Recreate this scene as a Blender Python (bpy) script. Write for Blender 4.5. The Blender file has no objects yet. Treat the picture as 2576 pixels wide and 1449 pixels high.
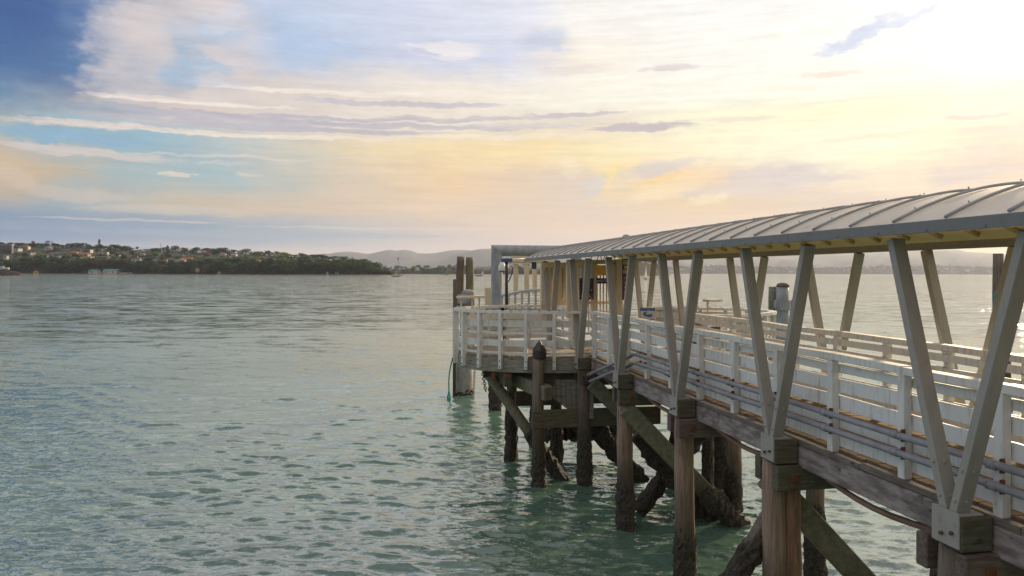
import bpy, math, random
import numpy as np
from mathutils import Vector, Matrix
HAZE = 4.5e-5
SC = bpy.context.scene
COL = SC.collection
R = math.radians
# ---------------------------------------------------------------- camera model (pixels of a 2576 x 1449 frame)
FPX, CX, HY, HC = 1850.0, 1288.0, 686.0, 5.5
TH = math.atan(350.0 / FPX); CT, ST = math.cos(TH), math.sin(TH)
ROLL = math.atan(0.0026); CR, SR = math.cos(ROLL), math.sin(ROLL)
def ab(px, py):
    dx, dy = px - CX, py - HY
    return dx * CR + dy * SR, -dx * SR + dy * CR
def at(px, py, depth):                         # a world point at a distance along the view axis
    a, b = ab(px, py); xr = a / FPX * depth
    return Vector((xr * CT + depth * ST, depth * CT - xr * ST, HC - b / FPX * depth))
def at_z(px, py, z):
    a, b = ab(px, py); return at(px, py, FPX * (HC - z) / b)
def at_x(px, py, X):
    a, b = ab(px, py); return at(px, py, X / (a / FPX * CT + ST))
def at_y(px, py, Y):
    a, b = ab(px, py); return at(px, py, Y / (CT - a / FPX * ST))
def full(x, y): return x / 1.490683, y / 1.490683
# ---------------------------------------------------------------- mesh building
class MB:
    def __init__(s): s.v = []; s.f = []
    def add(s, vs, fs):
        o = len(s.v); s.v += [tuple(v) for v in vs]; s.f += [tuple(i + o for i in f) for f in fs]; return s
    def box(s, c, d, mat=None, ch=0.0):
        hx, hy, hz = d[0] / 2, d[1] / 2, d[2] / 2
        M = mat or Matrix.Identity(3); c = Vector(c)
        ch = min(ch, .45 * min(d))
        if ch <= 0:
            vs = [c + M @ Vector((x * hx, y * hy, z * hz)) for x in (-1, 1) for y in (-1, 1) for z in (-1, 1)]
            return s.add(vs, [(0, 1, 3, 2), (4, 6, 7, 5), (0, 4, 5, 1), (2, 3, 7, 6), (0, 2, 6, 4), (1, 5, 7, 3)])
        vs = []; idx = {}
        for x in (-1, 1):
            for y in (-1, 1):
                for z in (-1, 1):
                    for k in range(3):
                        p = [x * hx, y * hy, z * hz]
                        for j in range(3):
                            if j != k: p[j] -= (x, y, z)[j] * ch
                        idx[(x, y, z, k)] = len(vs); vs.append(c + M @ Vector(p))
        fs = []
        for k in range(3):
            i, j = (k + 1) % 3, (k + 2) % 3
            for sg in (-1, 1):
                q = []
                for a, b in ((-1, -1), (1, -1), (1, 1), (-1, 1)):
                    t = [0, 0, 0]; t[k] = sg; t[i] = a; t[j] = b; q.append(idx[(t[0], t[1], t[2], k)])
                fs.append(q if sg > 0 else q[::-1])
        for k in range(3):                     # edges running along axis k
            i, j = (k + 1) % 3, (k + 2) % 3
            for a in (-1, 1):
                for b in (-1, 1):
                    t0 = [0, 0, 0]; t0[k] = -1; t0[i] = a; t0[j] = b
                    t1 = list(t0); t1[k] = 1
                    q = [idx[(*t0, i)], idx[(*t0, j)], idx[(*t1, j)], idx[(*t1, i)]]
                    fs.append(q if a * b < 0 else q[::-1])
        for x in (-1, 1):
            for y in (-1, 1):
                for z in (-1, 1):
                    q = [idx[(x, y, z, 0)], idx[(x, y, z, 1)], idx[(x, y, z, 2)]]
                    fs.append(q if x * y * z > 0 else q[::-1])
        return s.add(vs, fs)
    def b3(s, x0, x1, y0, y1, z0, z1, ch=0.0):
        return s.box(((x0 + x1) / 2, (y0 + y1) / 2, (z0 + z1) / 2), (abs(x1 - x0), abs(y1 - y0), abs(z1 - z0)), None, ch)
    def bar(s, p0, p1, w, h, side=(1, 0, 0), ch=0.0):
        p0, p1 = Vector(p0), Vector(p1); d = (p1 - p0); L = d.length; d.normalize()
        sd = Vector(side); sd = (sd - d * sd.dot(d)).normalized(); up = d.cross(sd)
        M = Matrix((sd, up, d)).transposed()
        return s.box((p0 + p1) / 2, (w, h, L), M, ch)
    def tube(s, pts, r, n=10, caps=True, jit=0.0, rng=None):
        pts = [Vector(p) for p in pts]; rr = r if isinstance(r, (list, tuple)) else [r] * len(pts)
        o = len(s.v); prev = None
        for i, p in enumerate(pts):
            t = (pts[min(i + 1, len(pts) - 1)] - pts[max(i - 1, 0)]).normalized()
            if prev is None:
                prev = Vector((1, 0, 0)) if abs(t.x) < .8 else Vector((0, 1, 0))
            a = (prev - t * prev.dot(t)).normalized(); prev = a; b = t.cross(a)
            for k in range(n):
                q = rr[i] * (1 + (rng.uniform(-jit, jit) if jit else 0)); an = 2 * math.pi * k / n
                s.v.append(tuple(p + a * math.cos(an) * q + b * math.sin(an) * q))
        for i in range(len(pts) - 1):
            for k in range(n):
                k2 = (k + 1) % n
                s.f.append((o + i * n + k, o + i * n + k2, o + (i + 1) * n + k2, o + (i + 1) * n + k))
        if caps:
            s.f.append(tuple(o + k for k in range(n))[::-1]); e = o + (len(pts) - 1) * n
            s.f.append(tuple(e + k for k in range(n)))
        return s
    def lathe(s, c, prof, n=16):
        return s.tube([(c[0], c[1], z) for r, z in prof], [r for r, z in prof], n)
    def prism(s, pts, z0, z1):
        n = len(pts); vs = [(x, y, z0) for x, y in pts] + [(x, y, z1) for x, y in pts]
        return s.add(vs, [tuple(range(n))[::-1], tuple(range(n, 2 * n))] + [(i, (i + 1) % n, n + (i + 1) % n, n + i) for i in range(n)])
    def mesh(s, name, origin=(0, 0, 0), smooth=False):
        me = bpy.data.meshes.new(name); ox, oy, oz = origin
        me.from_pydata([(x - ox, y - oy, z - oz) for x, y, z in s.v], [], s.f); me.update()
        if smooth: me.polygons.foreach_set('use_smooth', [True] * len(me.polygons))
        return me
ORG = {}
def tag(o, label=None, cat=None, group=None, kind=None):
    if label: o['label'] = label
    if cat: o['category'] = cat
    if group: o['group'] = group
    if kind: o['kind'] = kind
    return o
def thing(name, label, cat, loc=(0, 0, 0), group=None):
    o = bpy.data.objects.new(name, None); COL.objects.link(o); o.location = loc; o.empty_display_size = .2
    ORG[o.name] = tuple(loc); return tag(o, label, cat, group, 'thing')
def part(name, mb, mat, parent=None, smooth=False, label=None):
    og = ORG.get(parent.name, (0, 0, 0)) if parent else (0, 0, 0)
    me = mb.mesh(name, og, smooth); me.materials.append(mat)
    o = bpy.data.objects.new(name, me); COL.objects.link(o)
    if parent: o.parent = parent; ORG[o.name] = og
    if label: o['label'] = label
    return o
def solo(name, mb, mat, label, cat, group=None, smooth=False):
    return tag(part(name, mb, mat, None, smooth), label, cat, group, 'thing')
def structure(name, mb, mat, smooth=False):
    return tag(part(name, mb, mat, None, smooth), kind='structure')
# ---------------------------------------------------------------- materials
def lin(r, g, b):
    f = lambda c: (c / 255 / 12.92) if c / 255 <= .04045 else ((c / 255 + .055) / 1.055) ** 2.4
    return (f(r), f(g), f(b), 1)
class NT:
    def __init__(s, tree): s.t = tree; s.n = tree.nodes; s.l = tree.links
    def new(s, typ, **kw):
        n = s.n.new(typ)
        for k, v in kw.items(): setattr(n, k, v)
        return n
    def put(s, sock, v):
        if hasattr(v, 'is_linked') or hasattr(v, 'links'): s.l.new(v, sock)
        elif v is not None: sock.default_value = v
    def m(s, op, a, b=None, c=None, clamp=False):
        n = s.new('ShaderNodeMath', operation=op, use_clamp=clamp)
        s.put(n.inputs[0], a)
        if b is not None: s.put(n.inputs[1], b)
        if c is not None: s.put(n.inputs[2], c)
        return n.outputs[0]
    def vm(s, op, a, b=None):
        n = s.new('ShaderNodeVectorMath', operation=op); s.put(n.inputs[0], a)
        if b is not None: s.put(n.inputs[1], b)
        return n.outputs['Value'] if op in ('DOT_PRODUCT', 'LENGTH') else n.outputs[0]
    def mix(s, f, a, b, bt='MIX'):
        n = s.new('ShaderNodeMix', data_type='RGBA', blend_type=bt); s.put(n.inputs[0], f); s.put(n.inputs[6], a); s.put(n.inputs[7], b)
        return n.outputs[2]
    def ramp01(s, v, lo, hi, a=0.0, b=1.0, smooth=True):
        n = s.new('ShaderNodeMapRange', interpolation_type='SMOOTHSTEP' if smooth else 'LINEAR')
        s.put(n.inputs[0], v); s.put(n.inputs[1], lo); s.put(n.inputs[2], hi); s.put(n.inputs[3], a); s.put(n.inputs[4], b)
        return n.outputs[0]
    def noise(s, vec, scale, detail=4, rough=.55, out=0, lac=2.0):
        n = s.new('ShaderNodeTexNoise'); s.put(n.inputs['Vector'], vec); n.inputs['Scale'].default_value = scale
        n.inputs['Detail'].default_value = detail; n.inputs['Roughness'].default_value = rough; n.inputs['Lacunarity'].default_value = lac
        return n.outputs[out]
    def mapping(s, vec, scale=(1, 1, 1), loc=(0, 0, 0), rot=(0, 0, 0)):
        n = s.new('ShaderNodeMapping'); s.put(n.inputs['Vector'], vec); n.inputs['Scale'].default_value = scale
        n.inputs['Location'].default_value = loc; n.inputs['Rotation'].default_value = rot
        return n.outputs[0]
    def cramp(s, f, stops):
        n = s.new('ShaderNodeValToRGB'); cr = n.color_ramp
        while len(cr.elements) > 1: cr.elements.remove(cr.elements[-1])
        cr.elements[0].position = stops[0][0]; cr.elements[0].color = stops[0][1]
        for p, c in stops[1:]:
            e = cr.elements.new(p); e.color = c
        s.put(n.inputs[0], f); return n.outputs[0]
def newmat(name):
    m = bpy.data.materials.new(name); m.use_nodes = True; nt = NT(m.node_tree)
    b = m.node_tree.nodes['Principled BSDF']; return m, nt, b
def rgb(c): return (c[0], c[1], c[2], 1)
def surf(name, c0, c1, scale=3.0, stretch=(1, 1, 1), rough=.6, bump=.15, spots=None, spotlev=(.6, .75), spotscale=2.0, metal=0, bscale=None, detail=5, spec=None, coord='Object', bdist=.02):
    """two-tone mottled surface with optional stain colour and bump"""
    m, nt, b = newmat(name)
    tc = nt.new('ShaderNodeTexCoord').outputs[coord]
    v = nt.mapping(tc, stretch)
    n1 = nt.noise(v, scale, detail)
    f = nt.ramp01(n1, .32, .68)
    col = nt.mix(f, rgb(c0), rgb(c1))
    if spots:
        n2 = nt.noise(nt.mapping(tc, stretch, (7, 3, 5)), spotscale, 6, .65)
        col = nt.mix(nt.ramp01(n2, *spotlev), col, rgb(spots))
    nt.put(b.inputs['Base Color'], col)
    b.inputs['Roughness'].default_value = rough; b.inputs['Metallic'].default_value = metal
    if spec is not None: b.inputs['Specular IOR Level'].default_value = spec
    if bump:
        bn = nt.new('ShaderNodeBump'); bn.inputs['Strength'].default_value = bump; bn.inputs['Distance'].default_value = bdist
        nt.put(bn.inputs['Height'], nt.noise(v, bscale or scale * 4, 4)); nt.l.new(bn.outputs[0], b.inputs['Normal'])
    return m
# ---------------------------------------------------------------- camera
cam_d = bpy.data.cameras.new('camera'); cam = bpy.data.objects.new('camera', cam_d); COL.objects.link(cam)
cam_d.sensor_width = 36; cam_d.lens = 36 * FPX / 2576; cam_d.shift_y = -(724.5 - HY) / 2576
cam_d.clip_start = .1; cam_d.clip_end = 60000
cam.matrix_world = Matrix.Translation((0, 0, HC)) @ Matrix.Rotation(-TH, 4, 'Z') @ Matrix.Rotation(R(90), 4, 'X') @ Matrix.Rotation(ROLL, 4, 'Z')
SC.camera = cam
SC.view_settings.view_transform = 'Standard'; SC.view_settings.look = 'None'; SC.view_settings.exposure = 0; SC.view_settings.gamma = 1
SC.view_settings.use_curve_mapping = False
cy = SC.cycles
cy.use_denoising = True; cy.max_bounces = 8; cy.volume_bounces = 0; cy.diffuse_bounces = 4; cy.glossy_bounces = 3; cy.transmission_bounces = 3
cy.caustics_reflective = False; cy.caustics_refractive = False; cy.sample_clamp_indirect = 8
# ---------------------------------------------------------------- sun
SUN_AZ, SUN_EL = R(38.5), R(17.5)                # right of the view axis, above the horizon
wa = TH + SUN_AZ                                  # clockwise from +Y
sund = Vector((math.sin(wa) * math.cos(SUN_EL), math.cos(wa) * math.cos(SUN_EL), math.sin(SUN_EL)))
sl = bpy.data.lights.new('sun', 'SUN'); sl.energy = 5.0; sl.angle = R(2.5); sl.color = (1, .77, .48)
so = bpy.data.objects.new('sun', sl); COL.objects.link(so); so.rotation_euler = (-sund).to_track_quat('-Z', 'Y').to_euler()
# ---------------------------------------------------------------- world: Nishita clear sky under layers of cloud
W = bpy.data.worlds.new('World'); SC.world = W; W.use_nodes = True
nt = NT(W.node_tree); nt.n.clear()
out = nt.new('ShaderNodeOutputWorld'); bg = nt.new('ShaderNodeBackground'); nt.l.new(bg.outputs[0], out.inputs[0])
bg.inputs[1].default_value = .1
sky = nt.new('ShaderNodeTexSky', sky_type='NISHITA', sun_disc=False)
sky.sun_elevation = SUN_EL; sky.sun_rotation = wa; sky.air_density = 1.2; sky.dust_density = 1.5; sky.ozone_density = 1.5
dirv = nt.new('ShaderNodeTexCoord').outputs['Generated']
fwd, rgt = (ST, CT, 0), (CT, -ST, 0)
wv = nt.mapping(dirv, (1, 1, 3))                   # clouds lie flat, so stretch the noise sideways
w1 = nt.vm('SUBTRACT', nt.noise(wv, 3.0, 5, .55, 1), (.5, .5, .5))
w2 = nt.vm('SUBTRACT', nt.noise(nt.mapping(dirv, (1, 1, 1.8), (3, 1, 2)), 15.0, 5, .6, 1), (.5, .5, .5))
sx = nt.new('ShaderNodeSeparateXYZ'); nt.l.new(w1, sx.inputs[0])
sx2 = nt.new('ShaderNodeSeparateXYZ'); nt.l.new(w2, sx2.inputs[0])
sd = nt.new('ShaderNodeSeparateXYZ'); nt.l.new(dirv, sd.inputs[0])
D2 = 180 / math.pi
az0 = nt.m('MULTIPLY', nt.m('ARCTAN2', nt.vm('DOT_PRODUCT', dirv, rgt), nt.vm('DOT_PRODUCT', dirv, fwd)), D2)
el0 = nt.m('MULTIPLY', nt.m('ARCSINE', sd.outputs[2]), D2)
elw = nt.ramp01(el0, 0.3, 8.0, .12, 1.0)           # less distortion near the horizon
az = nt.m('ADD', nt.m('MULTIPLY_ADD', sx.outputs[0], 8.0, az0), nt.m('MULTIPLY', sx2.outputs[0], 4.0))
el = nt.m('ADD', el0, nt.m('MULTIPLY', elw, nt.m('ADD', nt.m('MULTIPLY', sx.outputs[1], 2.4), nt.m('MULTIPLY', sx2.outputs[1], 1.5))))
w3 = nt.vm('SUBTRACT', nt.noise(nt.mapping(dirv, (1, 1, 1.8), (9, 2, 1)), 48.0, 6, .62, 1), (.5, .5, .5))
sx3 = nt.new('ShaderNodeSeparateXYZ'); nt.l.new(w3, sx3.inputs[0])
az = nt.m('MULTIPLY_ADD', sx3.outputs[0], 2.2, az); el = nt.m('MULTIPLY_ADD', sx3.outputs[1], nt.m('MULTIPLY', elw, .8), el)
azs = nt.m('ADD', az0, nt.m('MULTIPLY_ADD', sx2.outputs[0], 3.0, nt.m('MULTIPLY', sx3.outputs[0], 3.0))); els = nt.m('ADD', el0, nt.m('MULTIPLY', elw, nt.m('MULTIPLY_ADD', sx2.outputs[1], .8, nt.m('MULTIPLY', sx3.outputs[1], .5))))
def az_of(x): return math.degrees(math.atan((x - CX) / FPX))
def el_of(x, y):
    a, b = ab(x, y); return math.degrees(math.atan(-b / FPX * math.cos(math.atan(a / FPX))))
fac = nt.m('DIVIDE', nt.m('ADD', az, 180.0), 360.0)
def row(cols, left, right, back, gain=1.0):
    st = [(0.0, rgb(back)), (90 / 360, rgb(left))]
    for x, c in cols: st.append(((az_of(x) + 180) / 360, rgb([v * gain for v in lin(*c)[:3]])))
    st += [((75 + 180) / 360, rgb(right)), ((130 + 180) / 360, rgb(back)), (1.0, rgb(back))]
    return nt.cramp(fac, st)
BK, LF = (.40, .32, .25), (.80, .86, 1.02)
rows = [
 (0.0, row([(0,(202,198,198)),(400,(222,204,192)),(800,(234,210,188)),(1200,(240,212,184)),(1500,(240,210,178)),(2000,(246,214,164)),(2400,(255,228,164)),(2576,(255,226,150))], (.55,.58,.62), (1.1,.8,.45), (.26,.22,.18))),
 (1.3, row([(0,(146,170,192)),(300,(196,194,192)),(700,(224,207,192)),(1000,(230,208,192)),(1300,(234,210,186)),(1700,(238,210,178)),(2200,(250,222,172)),(2576,(255,228,160))], (.5,.58,.66), (1.2,.9,.5), BK)),
 (2.4, row([(0,(104,140,176)),(300,(124,154,182)),(700,(164,178,188)),(1000,(205,197,190)),(1300,(224,203,188)),(1700,(236,208,182)),(2200,(242,214,178)),(2576,(244,212,168))], LF, (1.2,.95,.6), BK)),
 (3.4, row([(0,(108,144,178)),(530,(142,166,184)),(885,(192,190,188)),(1060,(215,197,182)),(1415,(235,207,182)),(2000,(235,208,180)),(2576,(240,210,170))], LF, (1.2,1.0,.7), BK)),
 (4.8, row([(0,(196,178,152)),(210,(152,172,182)),(440,(205,190,166)),(800,(220,197,172)),(1060,(235,207,176)),(1500,(228,204,184)),(1770,(236,206,166)),(2100,(218,198,182)),(2400,(232,208,175)),(2576,(228,200,168))], LF, (1.3,1.1,.8), BK)),
 (6.8, row([(0,(214,186,150)),(150,(205,185,155)),(300,(170,188,190)),(530,(165,190,196)),(885,(221,203,178)),(1150,(244,210,164)),(1415,(226,206,190)),(1510,(253,224,152)),(1680,(253,214,154)),(1946,(226,206,192)),(2120,(248,228,200)),(2400,(240,218,192)),(2576,(226,204,182))], LF, (1.5,1.25,.9), BK)),
 (9.4, row([(0,(175,182,180)),(200,(140,182,202)),(350,(150,186,202)),(700,(202,202,192)),(970,(243,220,178)),(1330,(252,225,168)),(1770,(255,246,210)),(2120,(255,253,228)),(2390,(255,243,210)),(2576,(246,228,200))], (.6,.7,.88), (1.8,1.55,1.1), BK)),
 (11.3, row([(0,(112,158,188)),(150,(170,174,178)),(440,(222,206,196)),(700,(226,214,204)),(1060,(238,226,210)),(1500,(236,222,204)),(1735,(255,248,216)),(2100,(255,250,212)),(2576,(255,248,215))], (.55,.66,.88), (2.0,1.75,1.4), BK)),
 (13.2, row([(0,(62,110,162)),(220,(84,128,174)),(360,(140,164,192)),(470,(220,208,202)),(800,(228,216,206)),(1060,(248,236,220)),(1680,(255,252,236)),(2576,(255,252,236))], (.5,.62,.88), (2.2,2.0,1.7), BK)),
 (16.0, row([(0,(46,90,148)),(140,(62,104,160)),(270,(128,152,188)),(380,(220,210,206)),(470,(150,184,214)),(560,(192,200,214)),(640,(214,206,208)),(740,(172,198,228)),(950,(205,212,232)),(1250,(216,220,238)),(1350,(236,228,226)),(1450,(252,242,226)),(1700,(255,252,242)),(2576,(255,255,250))], (.45,.58,.88), (2.2,2.1,1.9), BK)),
 (19.4, row([(0,(48,86,146)),(190,(66,100,158)),(340,(146,156,182)),(470,(220,208,204)),(580,(222,210,208)),(700,(196,210,234)),(1000,(214,220,238)),(1300,(232,233,245)),(1440,(252,249,242)),(2576,(255,255,254))], (.56,.64,.84), (1.8,1.8,1.8), BK)),
 (25.0, row([(0,(222,226,234)),(500,(244,243,244)),(1200,(252,248,242)),(2000,(255,252,244)),(2576,(255,252,246))], (.72,.78,.92), (1.7,1.5,1.25), (.58,.52,.46), 1.3)),  # unseen sky above the frame, brightened so the water reflects more light
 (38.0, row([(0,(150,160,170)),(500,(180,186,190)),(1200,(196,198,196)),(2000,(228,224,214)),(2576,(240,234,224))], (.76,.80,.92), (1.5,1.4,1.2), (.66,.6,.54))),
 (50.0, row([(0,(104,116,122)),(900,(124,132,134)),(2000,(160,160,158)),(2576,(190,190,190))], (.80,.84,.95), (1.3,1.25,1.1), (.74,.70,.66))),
 (70.0, row([(0,(140,150,155)),(1288,(145,152,155)),(2576,(170,180,190))], (.8,.84,.95), (1.0,1.0,1.0), (.75,.74,.72)))]
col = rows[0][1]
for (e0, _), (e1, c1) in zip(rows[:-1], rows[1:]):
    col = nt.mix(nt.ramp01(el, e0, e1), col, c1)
def blob(col, x, y, rx, ry, c, k=.9, rot=0.0, soft=.15, warp=1.0, fine=0.0):
    """a cloud or a gap in cloud: an ellipse of sky in degrees, its edge broken up by the drift noise"""
    A, E = az_of(x), el_of(x, y); s = 57.3 / FPX * math.cos(R(A)); ra, re = rx * s, ry * s
    da = nt.m('SUBTRACT', az if ry > 17 else azs, A); de = nt.m('SUBTRACT', el if ry > 17 else els, E)
    c_, s_ = math.cos(R(rot)), math.sin(R(rot))
    p = nt.m('DIVIDE', nt.m('ADD', nt.m('MULTIPLY', da, c_), nt.m('MULTIPLY', de, s_)), ra)
    q = nt.m('DIVIDE', nt.m('SUBTRACT', nt.m('MULTIPLY', de, c_), nt.m('MULTIPLY', da, s_)), re)
    r2 = nt.m('ADD', nt.m('MULTIPLY', p, p), nt.m('MULTIPLY', q, q))
    if fine: r2 = nt.m('MULTIPLY_ADD', nt.m('SUBTRACT', fineB if ry > 17 else fineA, .5), fine, r2)
    return nt.mix(nt.ramp01(r2, 1.0, soft, 0.0, k), col, lin(*c))
fineA = nt.noise(nt.mapping(dirv, (1, 1, 8)), 30.0, 6, .62)
fineB = nt.noise(nt.mapping(dirv, (1, 1, 2)), 22.0, 7, .66)
# cloud features: (x, y, rx, ry, colour, strength, tilt, softness)
for b_ in [
 (0,120,280,200,(48,90,150),.45,0,.0), (60,330,120,26,(132,178,206),.8,0,.1), (250,352,130,14,(140,180,210),.75,0,.1),
 (340,120,150,120,(220,210,208),.6,25,.0),(300,215,130,64,(220,210,206),.5,0,.1), (470,60,190,70,(222,210,208),.45,15,.0),
 (455,185,70,36,(140,182,216),.6,0,.0),(520,165,70,18,(150,188,222),.45,-10,.0),(580,85,80,30,(176,200,228),.6,0,.1),
 (600,60,80,34,(216,216,226),.75,20,.2),(585,150,95,24,(216,208,212),.85,-12,.2),(560,205,90,26,(206,208,218),.6,0,.1),
 (760,140,170,60,(186,204,232),.5,0,.0),
 (1090,140,120,22,(244,238,236),.75,0,.2),(1060,130,50,9,(196,200,220),.7,-10,.2),
 (1340,110,110,34,(200,212,236),.7,10,.1),
 (420,250,240,12,(226,216,210),.8,2,.2),(300,275,180,16,(126,156,192),.45,0,.1),
 (230,312,230,12,(222,212,206),.85,1,.2),(620,300,420,10,(190,186,198),.75,0,.1),(700,322,520,12,(186,182,196),.8,0,.1),
 (1000,262,330,9,(192,188,200),.7,0,.1),(1050,320,420,9,(190,184,194),.75,0,.1),
 (1600,321,160,11,(196,184,190),.9,2,.2),(1430,288,150,7,(202,190,194),.85,2,.2),(1330,317,260,6,(210,202,202),.6,0,.2),
 (520,262,300,6,(246,234,222),.85,1,.2),(860,300,520,6,(188,184,196),.85,1,.2),(300,318,260,5,(232,218,208),.8,1,.2),(700,345,420,7,(246,232,214),.8,1,.2),(1150,300,340,6,(208,198,198),.8,1,.2),(1240,345,330,8,(250,236,212),.7,1,.2),(900,236,420,8,(248,238,226),.8,1,.2),(600,395,420,5,(222,212,202),.6,1,.2),(1080,262,260,5,(206,202,206),.7,0,.2),(1690,171,90,9,(226,214,214),.8,1,.2),(1440,175,130,16,(238,226,220),.6,0,.2),
 (2190,85,150,20,(198,210,236),.85,17,.15),(2290,45,70,12,(206,216,240),.8,25,.2),
 (2440,294,80,9,(226,206,196),.85,0,.2),(2100,185,100,9,(240,222,206),.7,0,.3),
 (250,385,200,14,(220,208,200),.75,-3,.2),(90,372,130,10,(212,202,198),.7,-4,.2),
 (430,440,46,9,(226,212,196),.85,0,.3),(620,441,60,6,(218,208,194),.8,0,.3),(560,412,110,7,(206,208,204),.6,0,.2),
 (40,445,70,40,(220,197,172),.7,0,.0),(230,490,160,22,(214,200,182),.6,-3,.1),(430,530,260,16,(218,206,188),.5,0,.1),
 (1460,480,36,40,(216,210,206),.75,-25,.0),(1400,430,40,50,(250,232,196),.55,-10,.0),
 (1640,432,150,30,(214,202,198),.85,12,.0),(1560,470,70,30,(228,214,200),.5,0,.0),(1700,480,140,34,(254,235,194),.55,14,.0),
 (1990,440,240,42,(214,203,200),.85,6,.0),(1850,490,160,24,(216,208,205),.5,0,.0),(1790,500,60,14,(254,236,192),.6,8,.1),
 (2220,385,220,42,(255,248,206),.6,8,.0),(2050,360,240,40,(255,248,214),.5,0,.0),(2420,440,170,32,(214,198,192),.8,0,.0),(2500,385,120,26,(226,206,194),.6,0,.0),(1850,300,120,7,(238,220,206),.6,0,.2),(2300,330,260,8,(250,232,200),.6,2,.2),(2150,250,180,6,(248,234,214),.6,0,.2),
 (2540,330,120,26,(236,214,200),.5,0,.0),(2480,480,110,16,(252,232,196),.5,6,.1),
 (180,572,440,16,(128,156,184),.8,0,.1),(700,590,560,12,(160,176,190),.65,0,.1),(200,622,280,10,(136,164,188),.6,0,.1),
 (330,555,300,4,(216,206,198),.55,0,.2),(1000,575,420,5,(226,212,200),.5,0,.2)]:
    col = blob(col, *b_[:5], k=b_[5], rot=b_[6], soft=b_[7], fine=1.5)
# thin streaks, and ripples of high cloud
st1 = nt.noise(nt.mapping(dirv, (1, 1, 16), (0, 0, 4)), 9.0, 7, .6)
st2 = nt.noise(nt.mapping(dirv, (1, 1, 3), (2, 5, 4)), 24.0, 7, .65)
amt = nt.ramp01(el0, 1.0, 7.0, .12, .34)
col = nt.mix(1.0, col, nt.m('MULTIPLY_ADD', nt.m('SUBTRACT', st1, .5), amt, 1.0), 'MULTIPLY')
col = nt.mix(1.0, col, nt.m('MULTIPLY_ADD', nt.m('SUBTRACT', st2, .5), nt.ramp01(el0, 3.0, 9.0,   .0, .26), 1.0), 'MULTIPLY')
# glow of the sun behind thin cloud
dg = nt.m('MULTIPLY', nt.m('ARCCOSINE', nt.vm('DOT_PRODUCT', dirv, tuple(sund))), D2)
g1 = nt.m('EXPONENT', nt.m('MULTIPLY', nt.m('POWER', nt.m('DIVIDE', dg, 10.0), 2.0), -1.0))
g2 = nt.m('EXPONENT', nt.m('MULTIPLY', nt.m('POWER', nt.m('DIVIDE', dg, 24.0), 2.0), -1.0))
glow = nt.mix(1.0, nt.mix(1.0, (1.0, .92, .74, 1), g1, 'MULTIPLY'), nt.mix(1.0, (.05, .04, .022, 1), g2, 'MULTIPLY'), 'ADD')
glow.node.inputs[0].default_value = 1.0
fin = nt.mix(1.0, col, nt.mix(1.0, glow, (.28, .28, .28, 1), 'MULTIPLY'), 'ADD')
# the clear air shows through wherever the cloud is thin
clr = nt.mix(.03, nt.mix(1.0, fin, (10, 10, 10, 1), 'MULTIPLY'), sky.outputs[0])
under = nt.ramp01(el0, -6.0, -.5)
clr = nt.mix(under, (.6, .9, .9, 1), clr)
nt.l.new(clr, bg.inputs[0])
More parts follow.
